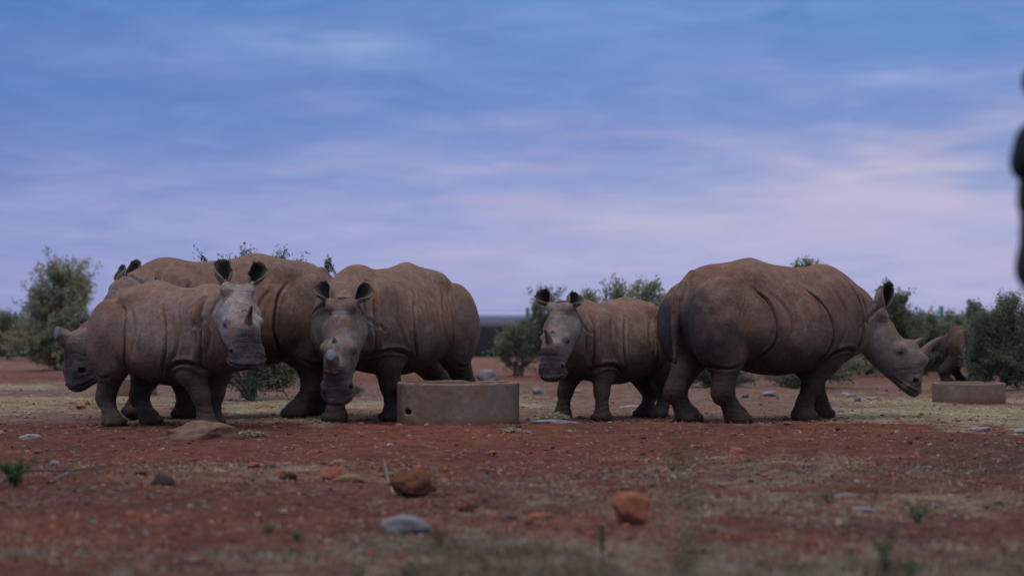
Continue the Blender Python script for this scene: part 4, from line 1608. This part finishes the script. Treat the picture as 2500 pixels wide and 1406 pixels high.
def bush(name, u, Y, blobs, nbr, nleaf, lsz, c1, c2, label, seed, group=None, cat='bush', zbase=None, sprig=.25, stems=5, upright=0.0, trunk_r=.03):
    """blobs: list of (u, v, ru, rv) in the photograph at this depth, giving crown lobes"""
    r = np.random.RandomState(seed)
    x0 = gx(u, Y)
    z0 = float(hgt(x0, Y))
    root = empty(name, (x0, Y, z0))
    tag(root, label, cat, group)
    ppm = FPX / Y
    B = []
    for (bu, bv, ru, rv) in blobs:
        p = at(bu, bv, Y)
        B.append((p[0] - x0, 0.0, p[2] - z0, ru / ppm, rv / ppm))
    wts = np.array([b[3] * b[4] for b in B])
    wts = wts / wts.sum()
    paths, tips = [], []
    roots = [(r.normal(0, .06), r.normal(0, .06)) for _ in range(stems)]
    for i in range(nbr):
        b = B[r.choice(len(B), p=wts)]
        d = r.normal(size=3)
        d /= np.linalg.norm(d)
        q = r.uniform(.25, 1.0) ** .5
        tgt = np.array([b[0] + d[0] * b[3] * q, b[1] + d[1] * b[3] * q * .9, max(b[2] + d[2] * b[4] * q, .08)])
        rx, ry = roots[r.randint(stems)]
        st = np.array([rx, ry, 0.0])
        mid = np.array([st[0] * .6 + tgt[0] * .4, st[1] * .6 + tgt[1] * .4, tgt[2] * .62 * (1 + upright)]) + r.normal(0, .05, 3) * max(tgt[2], .3)
        ts = np.linspace(0, 1, 7)
        P = [(1 - t) ** 2 * st + 2 * t * (1 - t) * mid + t * t * tgt + r.normal(0, .012, 3) * (t > 0) for t in ts]
        big = i < stems
        r0 = trunk_r if big else trunk_r * .35
        k0 = 0 if big else 3
        paths.append([tuple(P[j]) + (max(r0 * (1 - .85 * ts[j]), .0035),) for j in range(k0, 7)])
        for t0 in (P[-1], P[-2]):
            tips.append((t0, tgt - P[3]))
        for _ in range(2):
            e = tgt + r.normal(0, 1, 3) * np.array([b[3], b[3], b[4]]) * sprig
            e[2] = max(e[2], .05)
            paths.append([tuple(P[-2]) + (.005,), tuple((P[-2] + e) / 2 + r.normal(0, .02, 3)) + (.004,), tuple(e) + (.0025,)])
            tips.append((e, e - P[-2]))
            tips.append(((e + P[-2]) / 2, e - P[-2]))
    V, F = tube_mesh(paths, 4)
    mesh_np('branches', V, F, M_BARK, root, True)
    # leaves gather on the twigs
    T_ = np.array([t[0] for t in tips])
    D_ = np.array([t[1] for t in tips])
    D_ = D_ / (np.linalg.norm(D_, axis=1)[:, None] + 1e-6)
    k = r.randint(len(T_), size=nleaf)
    avg = math.sqrt((wts * np.array([b[3] * b[4] for b in B])).sum())
    off = r.normal(0, 1, (nleaf, 3)) * avg * .085
    al = r.uniform(-1.0, .45, nleaf)[:, None] * D_[k] * avg * .28
    P = T_[k] + off + al
    P[:, 2] = np.maximum(P[:, 2], .02)
    a = r.normal(size=(nleaf, 3))
    a = a / np.linalg.norm(a, axis=1)[:, None] + D_[k] * .6
    a /= np.linalg.norm(a, axis=1)[:, None]
    b_ = np.cross(a, r.normal(size=(nleaf, 3)))
    b_ /= np.linalg.norm(b_, axis=1)[:, None]
    ls = (lsz * r.uniform(.6, 1.4, nleaf))[:, None]
    LV = np.stack([P - a * ls, P + b_ * ls * .38, P + a * ls, P - b_ * ls * .38], 1).reshape(-1, 3)
    LF = np.arange(nleaf * 4).reshape(-1, 4)
    cn = vn3(P + seed, 2.2 / max(avg, .3))
    f = np.clip((cn - .35) * 2.2 + r.normal(0, .12, nleaf), 0, 1)[:, None]
    pc = (np.array(c1) * (1 - f) + np.array(c2) * f) * r.uniform(.7, 1.2, nleaf)[:, None]
    mesh_np('leaves', LV, LF, M_LEAF, root, False, np.repeat(pc, 4, 0))
    return root


OLIVE = ((.26, .31, .20), (.42, .38, .23))
DARK = ((.125, .170, .105), (.20, .225, .135))
MID = ((.20, .255, .165), (.30, .315, .195))
bush('olive_tree', 150, 43.5, [(125, 700, 62, 62), (195, 715, 50, 72), (95, 770, 45, 60), (165, 790, 90, 60), (90, 850, 70, 40), (190, 860, 70, 40), (30, 830, 36, 22), (155, 655, 50, 28)],
     170, 21000, .042, OLIVE[0], OLIVE[1], 'tall grey-green bushy tree with yellowish tips behind the rhinoceroses at left', 2, cat='tree', trunk_r=.05, sprig=.36)
bush('thorn_bush', 20, 56, [(10, 790, 60, 26), (60, 800, 60, 30), (-50, 800, 60, 40)], 60, 8000, .05, *DARK, 'dark low bush along the fence at the left edge', 3)
bush('thorn_bush', 620, 25.6, [(600, 900, 115, 55), (690, 900, 60, 50), (540, 860, 70, 50), (650, 800, 100, 90)],
     110, 15000, .022, *DARK, 'dark thorny bush behind the biggest rhinoceros, seen under its belly', 4, sprig=.2)
bush('leafy_shrub', 600, 26.6, [(495, 617, 16, 10), (530, 629, 14, 5), (560, 640, 30, 12), (603, 612, 26, 8), (648, 640, 20, 15), (692, 620, 24, 14), (730, 640, 14, 16), (620, 760, 90, 90), (312, 640, 8, 5)],
     120, 5200, .024, (.06, .13, .07), (.09, .17, .08), 'leafy shrub whose twig tips rise above the back of the biggest rhinoceros', 5, upright=.2, sprig=.10)
bush('leafy_shrub', 812, 27.5, [(800, 655, 12, 30), (785, 665, 8, 22), (818, 690, 14, 20), (800, 760, 30, 60), (870, 960, 22, 16)],
     60, 3200, .024, (.06, .13, .07), (.09, .17, .08), 'slender upright shrub rising in the gap beside the middle rhinoceros', 6, upright=.3, sprig=.15)
bush('thorn_bush', 1262, 37, [(1245, 850, 40, 45), (1300, 840, 50, 60), (1275, 800, 36, 30), (1335, 760, 40, 50), (1360, 800, 50, 70), (1350, 712, 22, 12)],
     100, 13000, .032, *MID, 'green bush between the round trough and the calf', 7)
bush('leafy_bush', 1500, 33, [(1500, 705, 40, 24), (1560, 695, 50, 20), (1440, 735, 40, 22), (1600, 720, 30, 34), (1540, 780, 100, 60), (1500, 870, 80, 50), (1602, 685, 8, 16)],
     130, 12000, .032, *OLIVE, 'grey-green loose bush rising behind the back of the calf', 8, sprig=.22, upright=.1)
bush('thorn_bush', 1735, 30, [(1735, 905, 60, 40), (1700, 860, 60, 60), (1790, 915, 60, 30)], 70, 8000, .024, *DARK, 'dark bush seen between the hind legs of the large adult rhinoceros', 9)
bush('thorn_bush', 1940, 30.5, [(1975, 645, 34, 20), (1945, 660, 20, 18), (2005, 650, 18, 20), (1875, 648, 12, 7), (1950, 740, 80, 80), (1930, 900, 90, 45), (2050, 880, 70, 55)],
     150, 15000, .028, *MID, 'tall bush whose top shows over the back of the large adult rhinoceros', 10, sprig=.2, upright=.15)
bush('thorn_bush', 2180, 37, [(2190, 750, 36, 46), (2150, 740, 30, 40), (2215, 800, 50, 60), (2165, 850, 70, 60)],
     100, 14000, .035, *DARK, 'rounded dark bush behind the head of the large adult rhinoceros', 11)
bush('thorn_bush', 2250, 40, [(2250, 790, 36, 36), (2300, 830, 60, 50), (2240, 860, 60, 50)], 90, 12000, .035, *DARK, 'green bush behind the long horn of the large adult rhinoceros', 12)
bush('thorn_bush', 2110, 38.5, [(2080, 850, 50, 60), (2120, 870, 50, 40)], 60, 8000, .035, *DARK, 'dark bush behind the neck of the large adult rhinoceros', 13)
bush('thorn_bush', 2320, 44, [(2330, 800, 50, 40), (2380, 790, 50, 40), (2290, 830, 60, 40), (2385, 850, 60, 40)], 80, 11000, .04, *DARK, 'far green bush under the tall green fence post', 14)
bush('leafy_shrub', 2200, 50, [(2110, 840, 70, 40), (2200, 830, 80, 44), (2290, 820, 80, 46), (2380, 825, 80, 44), (2470, 800, 70, 60)], 170, 22000, .055, *MID, 'long soft line of green scrub in front of the fence at right', 21)
bush('leafy_shrub', 2255, 42, [(2215, 800, 40, 30), (2270, 815, 50, 40), (2330, 805, 44, 40), (2250, 870, 70, 40)], 90, 12000, .04, *MID, 'pale green loose scrub between the long horn and the biggest thorn bush', 23)
bush('thorn_bush', 2440, 29.5, [(2450, 775, 46, 55), (2400, 800, 40, 45), (2490, 760, 40, 50), (2440, 860, 80, 70), (2395, 890, 30, 50), (2500, 870, 70, 70), (2570, 800, 60, 80)],
     220, 36000, .021, *DARK, 'biggest dark thorn bush, at the right edge behind the far trough', 15, trunk_r=.04)
bush('thorn_bush', 2368, 31.2, [(2385, 770, 24, 28), (2378, 830, 24, 50), (2386, 890, 26, 40)], 60, 7000, .028, *MID, 'narrow bush that half hides the distant calf', 16)

# ------------------------------------------------------------------ fence far behind
def fence():
    yf = 62.0
    root = empty('fence', (0, yf, -.1))
    tag(root, 'long black shade-cloth fence with green posts behind the bushes', 'fence')
    ztop = .91
    xs = np.arange(-46, 46.01, 4.6)
    M_NET = simple_mat('shade_cloth', (.010, .014, .014, 1), (.018, .024, .022, 1), 3, .9)
    M_POST = simple_mat('green_paint', (.012, .105, .052, 1), (.016, .13, .065, 1), 5, .5)
    M_WIRE = simple_mat('galvanised_wire', (.05, .05, .05, 1), (.09, .09, .09, 1), 9, .6)
    for k in range(len(xs) - 1):
        a, b = xs[k] + .03, xs[k + 1] - .03
        nx = 14
        VV, FF = [], []
        for side_ in (0, 1):
            for i in range(nx + 1):
                f = i / nx
                yy = .03 * math.sin(f * 9 + k) * (1) + side_ * .012
                sag = -.03 * math.sin(f * math.pi) + .01 * math.sin(f * 23 + k)
                VV += [(a + (b - a) * f, yy, .0), (a + (b - a) * f, yy * .3 + side_ * .008, ztop + .1 + sag)]
        m = (nx + 1) * 2
        for i in range(nx):
            FF.append((2 * i, 2 * i + 2, 2 * i + 3, 2 * i + 1))
            FF.append((m + 2 * i, m + 2 * i + 1, m + 2 * i + 3, m + 2 * i + 2))
            FF.append((2 * i + 1, 2 * i + 3, m + 2 * i + 3, m + 2 * i + 1))
        mesh_np('netting', VV, FF, M_NET, root, True)
    for u, top in ((1288, 1.60), (2298, 1.64)):
        x = gx(u, yf)
        V, F = tube_mesh([[(x, -.06, 0, .062), (x, -.06, .8, .062), (x, -.06, top, .060), (x, -.06, top + .012, .045)]], 10)
        mesh_np('post', V, F, M_POST, root, True)['label'] = 'green post'
    for k in range(-26, 28):
        x = k * 1.72 + .45
        if abs(x - gx(1288, yf)) < .3:
            continue
        tp = 1.62 if k % 4 == 0 else 1.42
        V, F = tube_mesh([[(x, -.05, 0, .014), (x, -.05, tp, .012)]], 6)
        mesh_np('post', V, F, M_WIRE, root, True)
    for z in (1.12, 1.26, 1.40):
        V, F = tube_mesh([[(x, -.065, z + .1 - .01 * (i % 2), .004) for i, x in enumerate(np.arange(-46, 46.1, 2.3))]], 4)
        mesh_np('wire', V, F, M_WIRE, root, True)


fence()

# ------------------------------------------------------------------ distant calf
rhino('rhinoceros', (gx(2297, 33.2) + .62, 33.2), R(8), .58, .85, at(2425, 850, 33.2), at(2450, 905, 33.2),
      [leg('hind', -1, 2312, 33.0, r=1.45), leg('hind', 1, 2346, 33.6, r=1.3), leg('front', -1, 2450, 33.0), leg('front', 1, 2460, 33.5)],
      [dict(side=-1, tip=at(2405, 820, 33.1), open=(.7, -.7, 0), w=.07), dict(side=1, tip=at(2400, 822, 33.4), open=(.7, .7, 0), w=.07)],
      [dict(s=.8, r=.09, tip=(.8, .4))],
      'distant reddish calf whose rump sticks out of the bushes at right', greyness=0, red=.8, tone=.5, vox=.026, fringe=False)

# ------------------------------------------------------------------ person at the right edge
def person():
    Y0, X0 = 6.2, gx(2500, 6.2) + .118
    root = empty('person', (X0, Y0, 0))
    root.scale = (1.04, 1.04, 1.04)
    tag(root, 'person in dark green uniform with a black backpack at the right edge, out of focus', 'person')
    M_BODY = simple_mat('human_skin', (.10, .055, .035, 1), (.12, .065, .042, 1), 6, .6)
    M_SHIRT = simple_mat('green_uniform', (.020, .032, .026, 1), (.030, .042, .034, 1), 14, .9, .004)
    M_BLACK = simple_mat('black_nylon', (.006, .006, .007, 1), (.012, .012, .014, 1), 20, .7, .003)
    f = Field((-.35, -.4, -.02), (.45, .4, 1.90), .012)
    f.ell((.005, 0, 1.715), (.098, .078, .118), k=.03)            # skull, facing +x
    f.ell((.055, 0, 1.665), (.062, .060, .078), k=.05)
    f.ell((.112, 0, 1.685), (.018, .014, .024), k=.02)            # nose
    f.ell((.096, 0, 1.640), (.016, .026, .010), k=.015)           # lips
    for sg in (-1, 1):
        f.ell((.085, sg * .033, 1.722), (.018, .018, .012), k=.008, mode='sub')
        f.ell((-.01, sg * .080, 1.695), (.022, .010, .032), k=.01)
    f.cone((-.01, 0, 1.60), (-.02, 0, 1.50), .058, .066, .04)
    f.chain([(.02, 0, 1.40, .105, .17), (.02, 0, 1.20, .10, .14), (.02, 0, 1.0, .10, .155)], k=.08)
    for sg in (-1, 1):
        f.chain([(.0, sg * .18, 1.46, .058), (.0, sg * .225, 1.18, .044), (.10, sg * .215, .96, .034), (.14, sg * .205, .90, .030)], k=.05)
        # palm, four fingers curled, thumb
        f.ell((.16, sg * .20, .865), (.036, .020, .045), k=.02)
        for q in range(4):
            xq = .185 - q * .018
            f.chain([(xq, sg * .20, .835, .0095), (xq + .012, sg * .198, .795 + .004 * abs(q - 1), .0085), (xq + .002, sg * .185, .768 + .006 * abs(q - 1), .0075)], k=.008)
        f.chain([(.185, sg * .192, .875, .011), (.205, sg * .175, .845, .010), (.205, sg * .168, .818, .0085)], k=.01)
        f.chain([(.03, sg * .09, .95, .095), (.05, sg * .10, .52, .068), (.025, sg * .10, .10, .046)], k=.06)
        f.chain([(.02, sg * .10, .05, .045), (.19, sg * .11, .035, .036)], k=.04)
    V, Q = f.mesh()
    mesh_np('body', V, Q, M_BODY, root, True)

    def cloth(name, build, m, lo, hi, vox=.014):
        g_ = Field(lo, hi, vox)
        build(g_)
        V, Q = g_.mesh()
        V = V + ((vn3(V, 9) - .5) * .012)[:, None] * np.array([1, 1, .3])
        return mesh_np(name, V, Q, m, root, True)

    def shirt(g_):
        g_.chain([(.020, 0, 1.42, .120, .20), (.02, 0, 1.20, .120, .17), (.045, 0, .98, .108, .185)], k=.08)
        for sg in (-1, 1):
            g_.chain([(.0, sg * .17, 1.455, .080), (.0, sg * .228, 1.18, .064), (.08, sg * .218, .99, .052)], k=.06)
        g_.cone((-.01, 0, 1.53), (-.01, 0, 1.50), .078, .09, .03)

    def trousers(g_):
        g_.chain([(.045, 0, 1.0, .108, .175), (.045, 0, .92, .110, .175)], k=.06)
        for sg in (-1, 1):
            g_.chain([(.03, sg * .09, .92, .112), (.05, sg * .10, .52, .088), (.03, sg * .10, .14, .076)], k=.06)

    def boots(g_):
        for sg in (-1, 1):
            g_.chain([(.025, sg * .10, .20, .064), (.02, sg * .10, .06, .058), (.14, sg * .105, .05, .052), (.21, sg * .11, .04, .040)], k=.05)
        g_.F = np.maximum(g_.F, -(g_.ax[2][None, None, :] + .012) + 0 * g_.F)

    def cap(g_):
        g_.ell((-.002, 0, 1.765), (.112, .092, .085), k=.02)
        g_.ell((.125, 0, 1.755), (.07, .070, .012), k=.02)

    def pack(g_):
        g_.ell((-.092, 0, 1.515), (.056, .13, .075), k=.04)
        g_.ell((-.078, 0, 1.585), (.052, .11, .055), k=.04)
    cloth('shirt', shirt, M_SHIRT, (-.35, -.4, .8), (.4, .4, 1.7))
    cloth('trousers', trousers, M_SHIRT, (-.3, -.35, .02), (.3, .35, 1.2))
    cloth('boots', boots, M_BLACK, (-.2, -.3, -.03), (.35, .3, .35))
    cloth('cap', cap, M_BLACK, (-.2, -.2, 1.6), (.3, .2, 1.95))
    # the backpack rests on the person and is a thing of its own
    g_ = Field((-.4, -.3, 1.0), (.1, .3, 1.8), .012)
    pack(g_)
    V, Q = g_.mesh()
    pr = empty('backpack', (X0, Y0, 0))
    pr.scale = (1.04, 1.04, 1.04)
    tag(pr, 'black backpack with a hanging strap loop worn by the person at the right edge', 'backpack')
    V = V + ((vn3(V, 12) - .5) * .014)[:, None]
    mesh_np('bag', V, Q, M_BLACK, pr, True)
    ex = -.150
    V, F = tube_mesh([[(ex + .020, -.06, 1.46, .008), (ex + .003, -.08, 1.42, .008), (ex + .002, -.08, 1.37, .008), (ex + .016, -.08, 1.325, .008), (ex + .04, -.06, 1.30, .009), (ex + .07, -.04, 1.29, .009)]], 8)
    mesh_np('strap', V, F, M_BLACK, pr, True)
    V, F = rock_shape(77, .05, .04, .05, .1, .2, 2)
    mesh_np('buckle', V + np.array([ex + .030, -.06, 1.285]), F, M_BLACK, pr, True)


person()

# ------------------------------------------------------------------ foreground plants and wood
def weed(name, u, v, hpx, wpx, n, lsz, c1, c2, label, seed, Y=None, cat='weed', stalks=6, lean=(0, 0)):
    r = np.random.RandomState(seed)
    Y = Y or FPX * CAMZ / (v - 785)
    x = gx(u, Y)
    z0 = float(hgt(x, Y))
    root = empty(name, (x, Y, z0))
    tag(root, label, cat)
    h, w_ = hpx / FPX * Y, wpx / FPX * Y
    paths, P, D = [], [], []
    for i in range(stalks):
        a = r.uniform(0, 2 * math.pi)
        e = np.array([math.cos(a) * w_ / 2 * r.uniform(.3, 1), math.sin(a) * w_ / 2 * r.uniform(.3, 1), h * r.uniform(.6, 1)]) + np.array([lean[0], lean[1], 0])
        m_ = e * .5 + np.array([-lean[0] * .15, 0, h * .12])
        pts = [np.zeros(3), m_ * .5, m_, (m_ + e) / 2 + r.normal(0, .004, 3), e]
        paths.append([tuple(p) + (max(.0028 * (1 - q / 5), .001),) for q, p in enumerate(pts)])
        for _ in range(n // stalks):
            t_ = r.uniform(.15, 1)
            k = min(int(t_ * 4), 3)
            f_ = t_ * 4 - k
            p = pts[k] * (1 - f_) + pts[k + 1] * f_
            d_ = r.normal(size=3)
            d_[2] = abs(d_[2]) * .6
            d_ /= np.linalg.norm(d_)
            P.append(p + d_ * lsz * .9)
            D.append(d_)
    V, F = tube_mesh(paths, 5)
    mesh_np('stem', V, F, M_BARK if c1[0] > c1[1] else M_STEM, root, True)
    P, D = np.array(P), np.array(D)
    b_ = np.cross(D, r.normal(size=D.shape))
    b_ /= np.linalg.norm(b_, axis=1)[:, None]
    ls = (lsz * r.uniform(.6, 1.3, len(P)))[:, None]
    LV = np.stack([P - D * ls, P + b_ * ls * .42, P + D * ls, P - b_ * ls * .42], 1).reshape(-1, 3)
    pc = np.array(c1) + (np.array(c2) - np.array(c1)) * r.uniform(0, 1, len(P))[:, None]
    mesh_np('leaves', LV, np.arange(len(P) * 4).reshape(-1, 4), M_LEAF, root, False, np.repeat(pc, 4, 0))
    return root


M_STEM = simple_mat('green_stem', (.07, .10, .04, 1), (.10, .12, .05, 1), 20, .7)
G1, G2 = (.035, .105, .035), (.07, .17, .06)
weed('green_weed', 40, 1192, 72, 130, 520, .015, G1, G2, 'bright green sprig at the left edge among the fallen branch', 1, stalks=22)
weed('green_weed', 656, 1290, 22, 56, 160, .009, (.10, .19, .09), (.15, .26, .12), 'left one of two small pale green tufts in the blurred foreground', 2, stalks=12)
weed('green_weed', 726, 1300, 22, 52, 160, .009, (.10, .19, .09), (.15, .26, .12), 'right one of two small pale green tufts in the blurred foreground', 3, stalks=12)
weed('green_weed', 2020, 1222, 30, 60, 70, .010, G1, G2, 'small green weed by the flat whitish chips at right', 4, stalks=6)
weed('green_weed', 2136, 1212, 36, 26, 40, .010, G1, G2, 'single upright green shoot between the two whitish chips', 5, stalks=3)
weed('green_weed', 2235, 1270, 62, 130, 170, .012, (.05, .09, .04), (.14, .17, .10), 'straggling green and grey weed at right', 6, stalks=10)
weed('green_weed', 2160, 1385, 120, 70, 120, .013, G1, (.07, .13, .05), 'taller green weed near the bottom right', 7, stalks=6)
weed('green_weed', 2215, 1440, 110, 50, 90, .013, (.05, .12, .03), (.08, .17, .04), 'green weed cut off by the bottom edge at right', 8, stalks=5)
weed('green_weed', 1072, 1325, 62, 40, 70, .010, (.04, .065, .04), (.07, .10, .05), 'dark little weed right of the smooth pale stone', 9, stalks=5)
weed('green_weed', 1470, 1345, 90, 40, 70, .010, (.04, .07, .035), (.07, .10, .05), 'thin dark weed below the rounded orange boulder', 10, stalks=4)
weed('green_weed', 880, 1425, 70, 60, 80, .011, (.05, .10, .04), (.09, .14, .06), 'blurred green weed at the bottom edge left of centre', 11, stalks=5)
weed('green_weed', 1000, 1430, 75, 60, 80, .011, (.05, .10, .04), (.09, .14, .06), 'blurred green weed at the bottom edge nearest the centre', 12, stalks=5)
weed('green_weed', 1640, 1150, 22, 60, 70, .009, (.06, .10, .045), (.10, .14, .07), 'small green tuft on the dry litter right of centre', 13, stalks=8)
weed('green_weed', 995, 1136, 9, 24, 40, .006, G1, G2, 'tiny green sprout above the lumpy rust-brown rock', 14, stalks=6)

# the very near weed whose blur veils the calf's hind feet
weed('tall_weed', 1720, 0, 1560, 170, 240, .019, (.05, .08, .035), (.10, .12, .055), 'tall thin weed very near the camera, a green-brown blur right of centre', 15, Y=2.75, stalks=4, lean=(-.055, 0))


def stick(name, pts, r0, mat_, label, cat='stick', twigs=0, seed=0):
    """pts in photograph pixels (u, v, lift m) lying on the ground"""
    r = np.random.RandomState(seed)
    W = []
    for (u, v, lift) in pts:
        Y = FPX * CAMZ / (v - 785)
        x = gx(u, Y)
        W.append([x, Y, float(hgt(x, Y)) + lift])
    W = spline2(W, 14)
    o0 = W[0].copy()
    path = [tuple(W[i] - o0) + (r0 * (1 - .75 * i / 13) * r.uniform(.85, 1.15),) for i in range(14)]
    root = empty(name, o0)
    tag(root, label, cat)
    V, F = tube_mesh([path], 8)
    mesh_np('stem', V, F, mat_, root, True)
    for k in range(twigs):
        i = r.randint(2, 12)
        p = W[i] - o0
        d = np.array([r.uniform(-.5, .9), r.uniform(-.3, .3), r.uniform(.1, .7)])
        ln = r.uniform(.08, .22)
        V, F = tube_mesh([[tuple(p) + (r0 * .35,), tuple(p + d * ln * .5 + r.normal(0, .01, 3)) + (r0 * .25,), tuple(p + d * ln) + (r0 * .1,)]], 6)
        mesh_np('twig', V, F, mat_, root, True)
    return root


M_GREYWOOD = simple_mat('grey_dead_wood', (.075, .062, .062, 1), (.13, .11, .105, 1), 18, .9, .004)
M_PALEWOOD = simple_mat('pale_dead_wood', (.24, .155, .10, 1), (.10, .062, .040, 1), 12, .9, .006)
stick('fallen_branch', [(-60, 1222, .02), (10, 1196, .05), (70, 1180, .06), (150, 1168, .045), (235, 1160, .03)], .019, M_GREYWOOD, 'grey dead thorny branch lying at the left edge', 'branch', 16, 3)
stick('fallen_branch', [(120, 1190, .01), (190, 1162, .03), (260, 1150, .02)], .010, M_GREYWOOD, 'thinner forked end of dead wood right of the green sprig', 'branch', 3, 4)
stick('dry_twig', [(962, 1200, .0), (948, 1185, .06), (941, 1178, .12), (938, 1172, .155)], .0045, simple_mat('pale_twig', (.33, .31, .28, 1), (.26, .24, .21, 1), 20, .8), 'pale dry twig standing beside the lumpy rust-brown rock', 'twig', 2, 5)
stick('stick', [(1755, 1183, .012), (1790, 1180, .016), (1850, 1176, .01)], .010, M_PALEWOOD, 'short brown stick lying in the dry litter right of centre', 'stick', 0, 6)
stick('stick', [(1885, 1158, .01), (1930, 1156, .012), (1975, 1150, .01)], .006, M_PALEWOOD, 'slender pale stick lying below the large adult rhinoceros', 'stick', 0, 7)


def bark(u, v, wpx, hpx, label, seed):
    Y = FPX * CAMZ / (v - 785)
    r = np.random.RandomState(seed)
    w_ = wpx / FPX * Y
    n, m = 26, 9
    VV, FF = [], []
    for s_ in (0, 1):
        for i in range(n):
            f = i / (n - 1)
            hw = .035 * math.sin(math.pi * min(max(f, .04), .96)) ** .6 + .006
            for j in range(m):
                q = j / (m - 1) * 2 - 1
                an = q * 1.25
                x_ = (f - .5) * w_
                y_ = math.sin(an) * hw
                z_ = math.cos(an) * hw * .8 + .018 * math.sin(f * 5) + .006 * math.sin(f * 31 + j * 2) + s_ * -.006
                VV.append((x_, y_ + .01 * math.sin(f * 7), z_))
    k = n * m
    for i in range(n - 1):
        for j in range(m - 1):
            a = i * m + j
            FF.append((a, a + 1, a + m + 1, a + m))
            FF.append((k + a, k + a + m, k + a + m + 1, k + a + 1))
    for i in range(n - 1):
        for j in (0, m - 1):
            a = i * m + j
            FF.append((a, a + m, k + a + m, k + a))
    for j in range(m - 1):
        for i in (0, n - 1):
            a = i * m + j
            FF.append((a, a + 1, k + a + 1, k + a))
    o = mesh_np('bark_piece', VV, FF, M_PALEWOOD, None, True)
    x = gx(u, Y)
    o.location = (x, Y, float(hgt(x, Y)))
    tag(o, label, 'bark')
    return o


bark(868, 1172, 110, 22, 'curled strip of dry tan bark beside the orange stone', 1)
bark(838, 1140, 70, 12, 'thin upper strip of dry bark behind the curled one', 2)
print('total tris', sum(len(o.data.loops) - 2 * len(o.data.polygons) for o in bpy.data.objects if o.type == 'MESH'))

# ------------------------------------------------------------------ evening haze
HAZE = True
if HAZE:
    hm_ = bpy.data.materials.new('haze_air')
    hm_.use_nodes = True
    hm_.node_tree.nodes.clear()
    hg = NT(hm_.node_tree)
    pv = hg.n('ShaderNodeVolumePrincipled')
    pv.inputs['Color'].default_value = (.86, .93, 1.0, 1)
    pv.inputs['Density'].default_value = 0.35e-4
    ho = hg.n('ShaderNodeOutputMaterial')
    hg.link(pv.outputs[0], ho.inputs['Volume'])
    bx0, bx1, by0, by1, bz0, bz1 = -5700.0, 5700.0, -120.0, 9300.0, -12.0, 26.0
    HVv = [(x, y, z) for z in (bz0, bz1) for y in (by0, by1) for x in (bx0, bx1)]
    HFf = [(0, 2, 3, 1), (4, 5, 7, 6), (0, 1, 5, 4), (2, 6, 7, 3), (0, 4, 6, 2), (1, 3, 7, 5)]
    hz_ = mesh_np('haze', HVv, HFf, hm_, None, False)
    tag(hz_, kind='stuff')
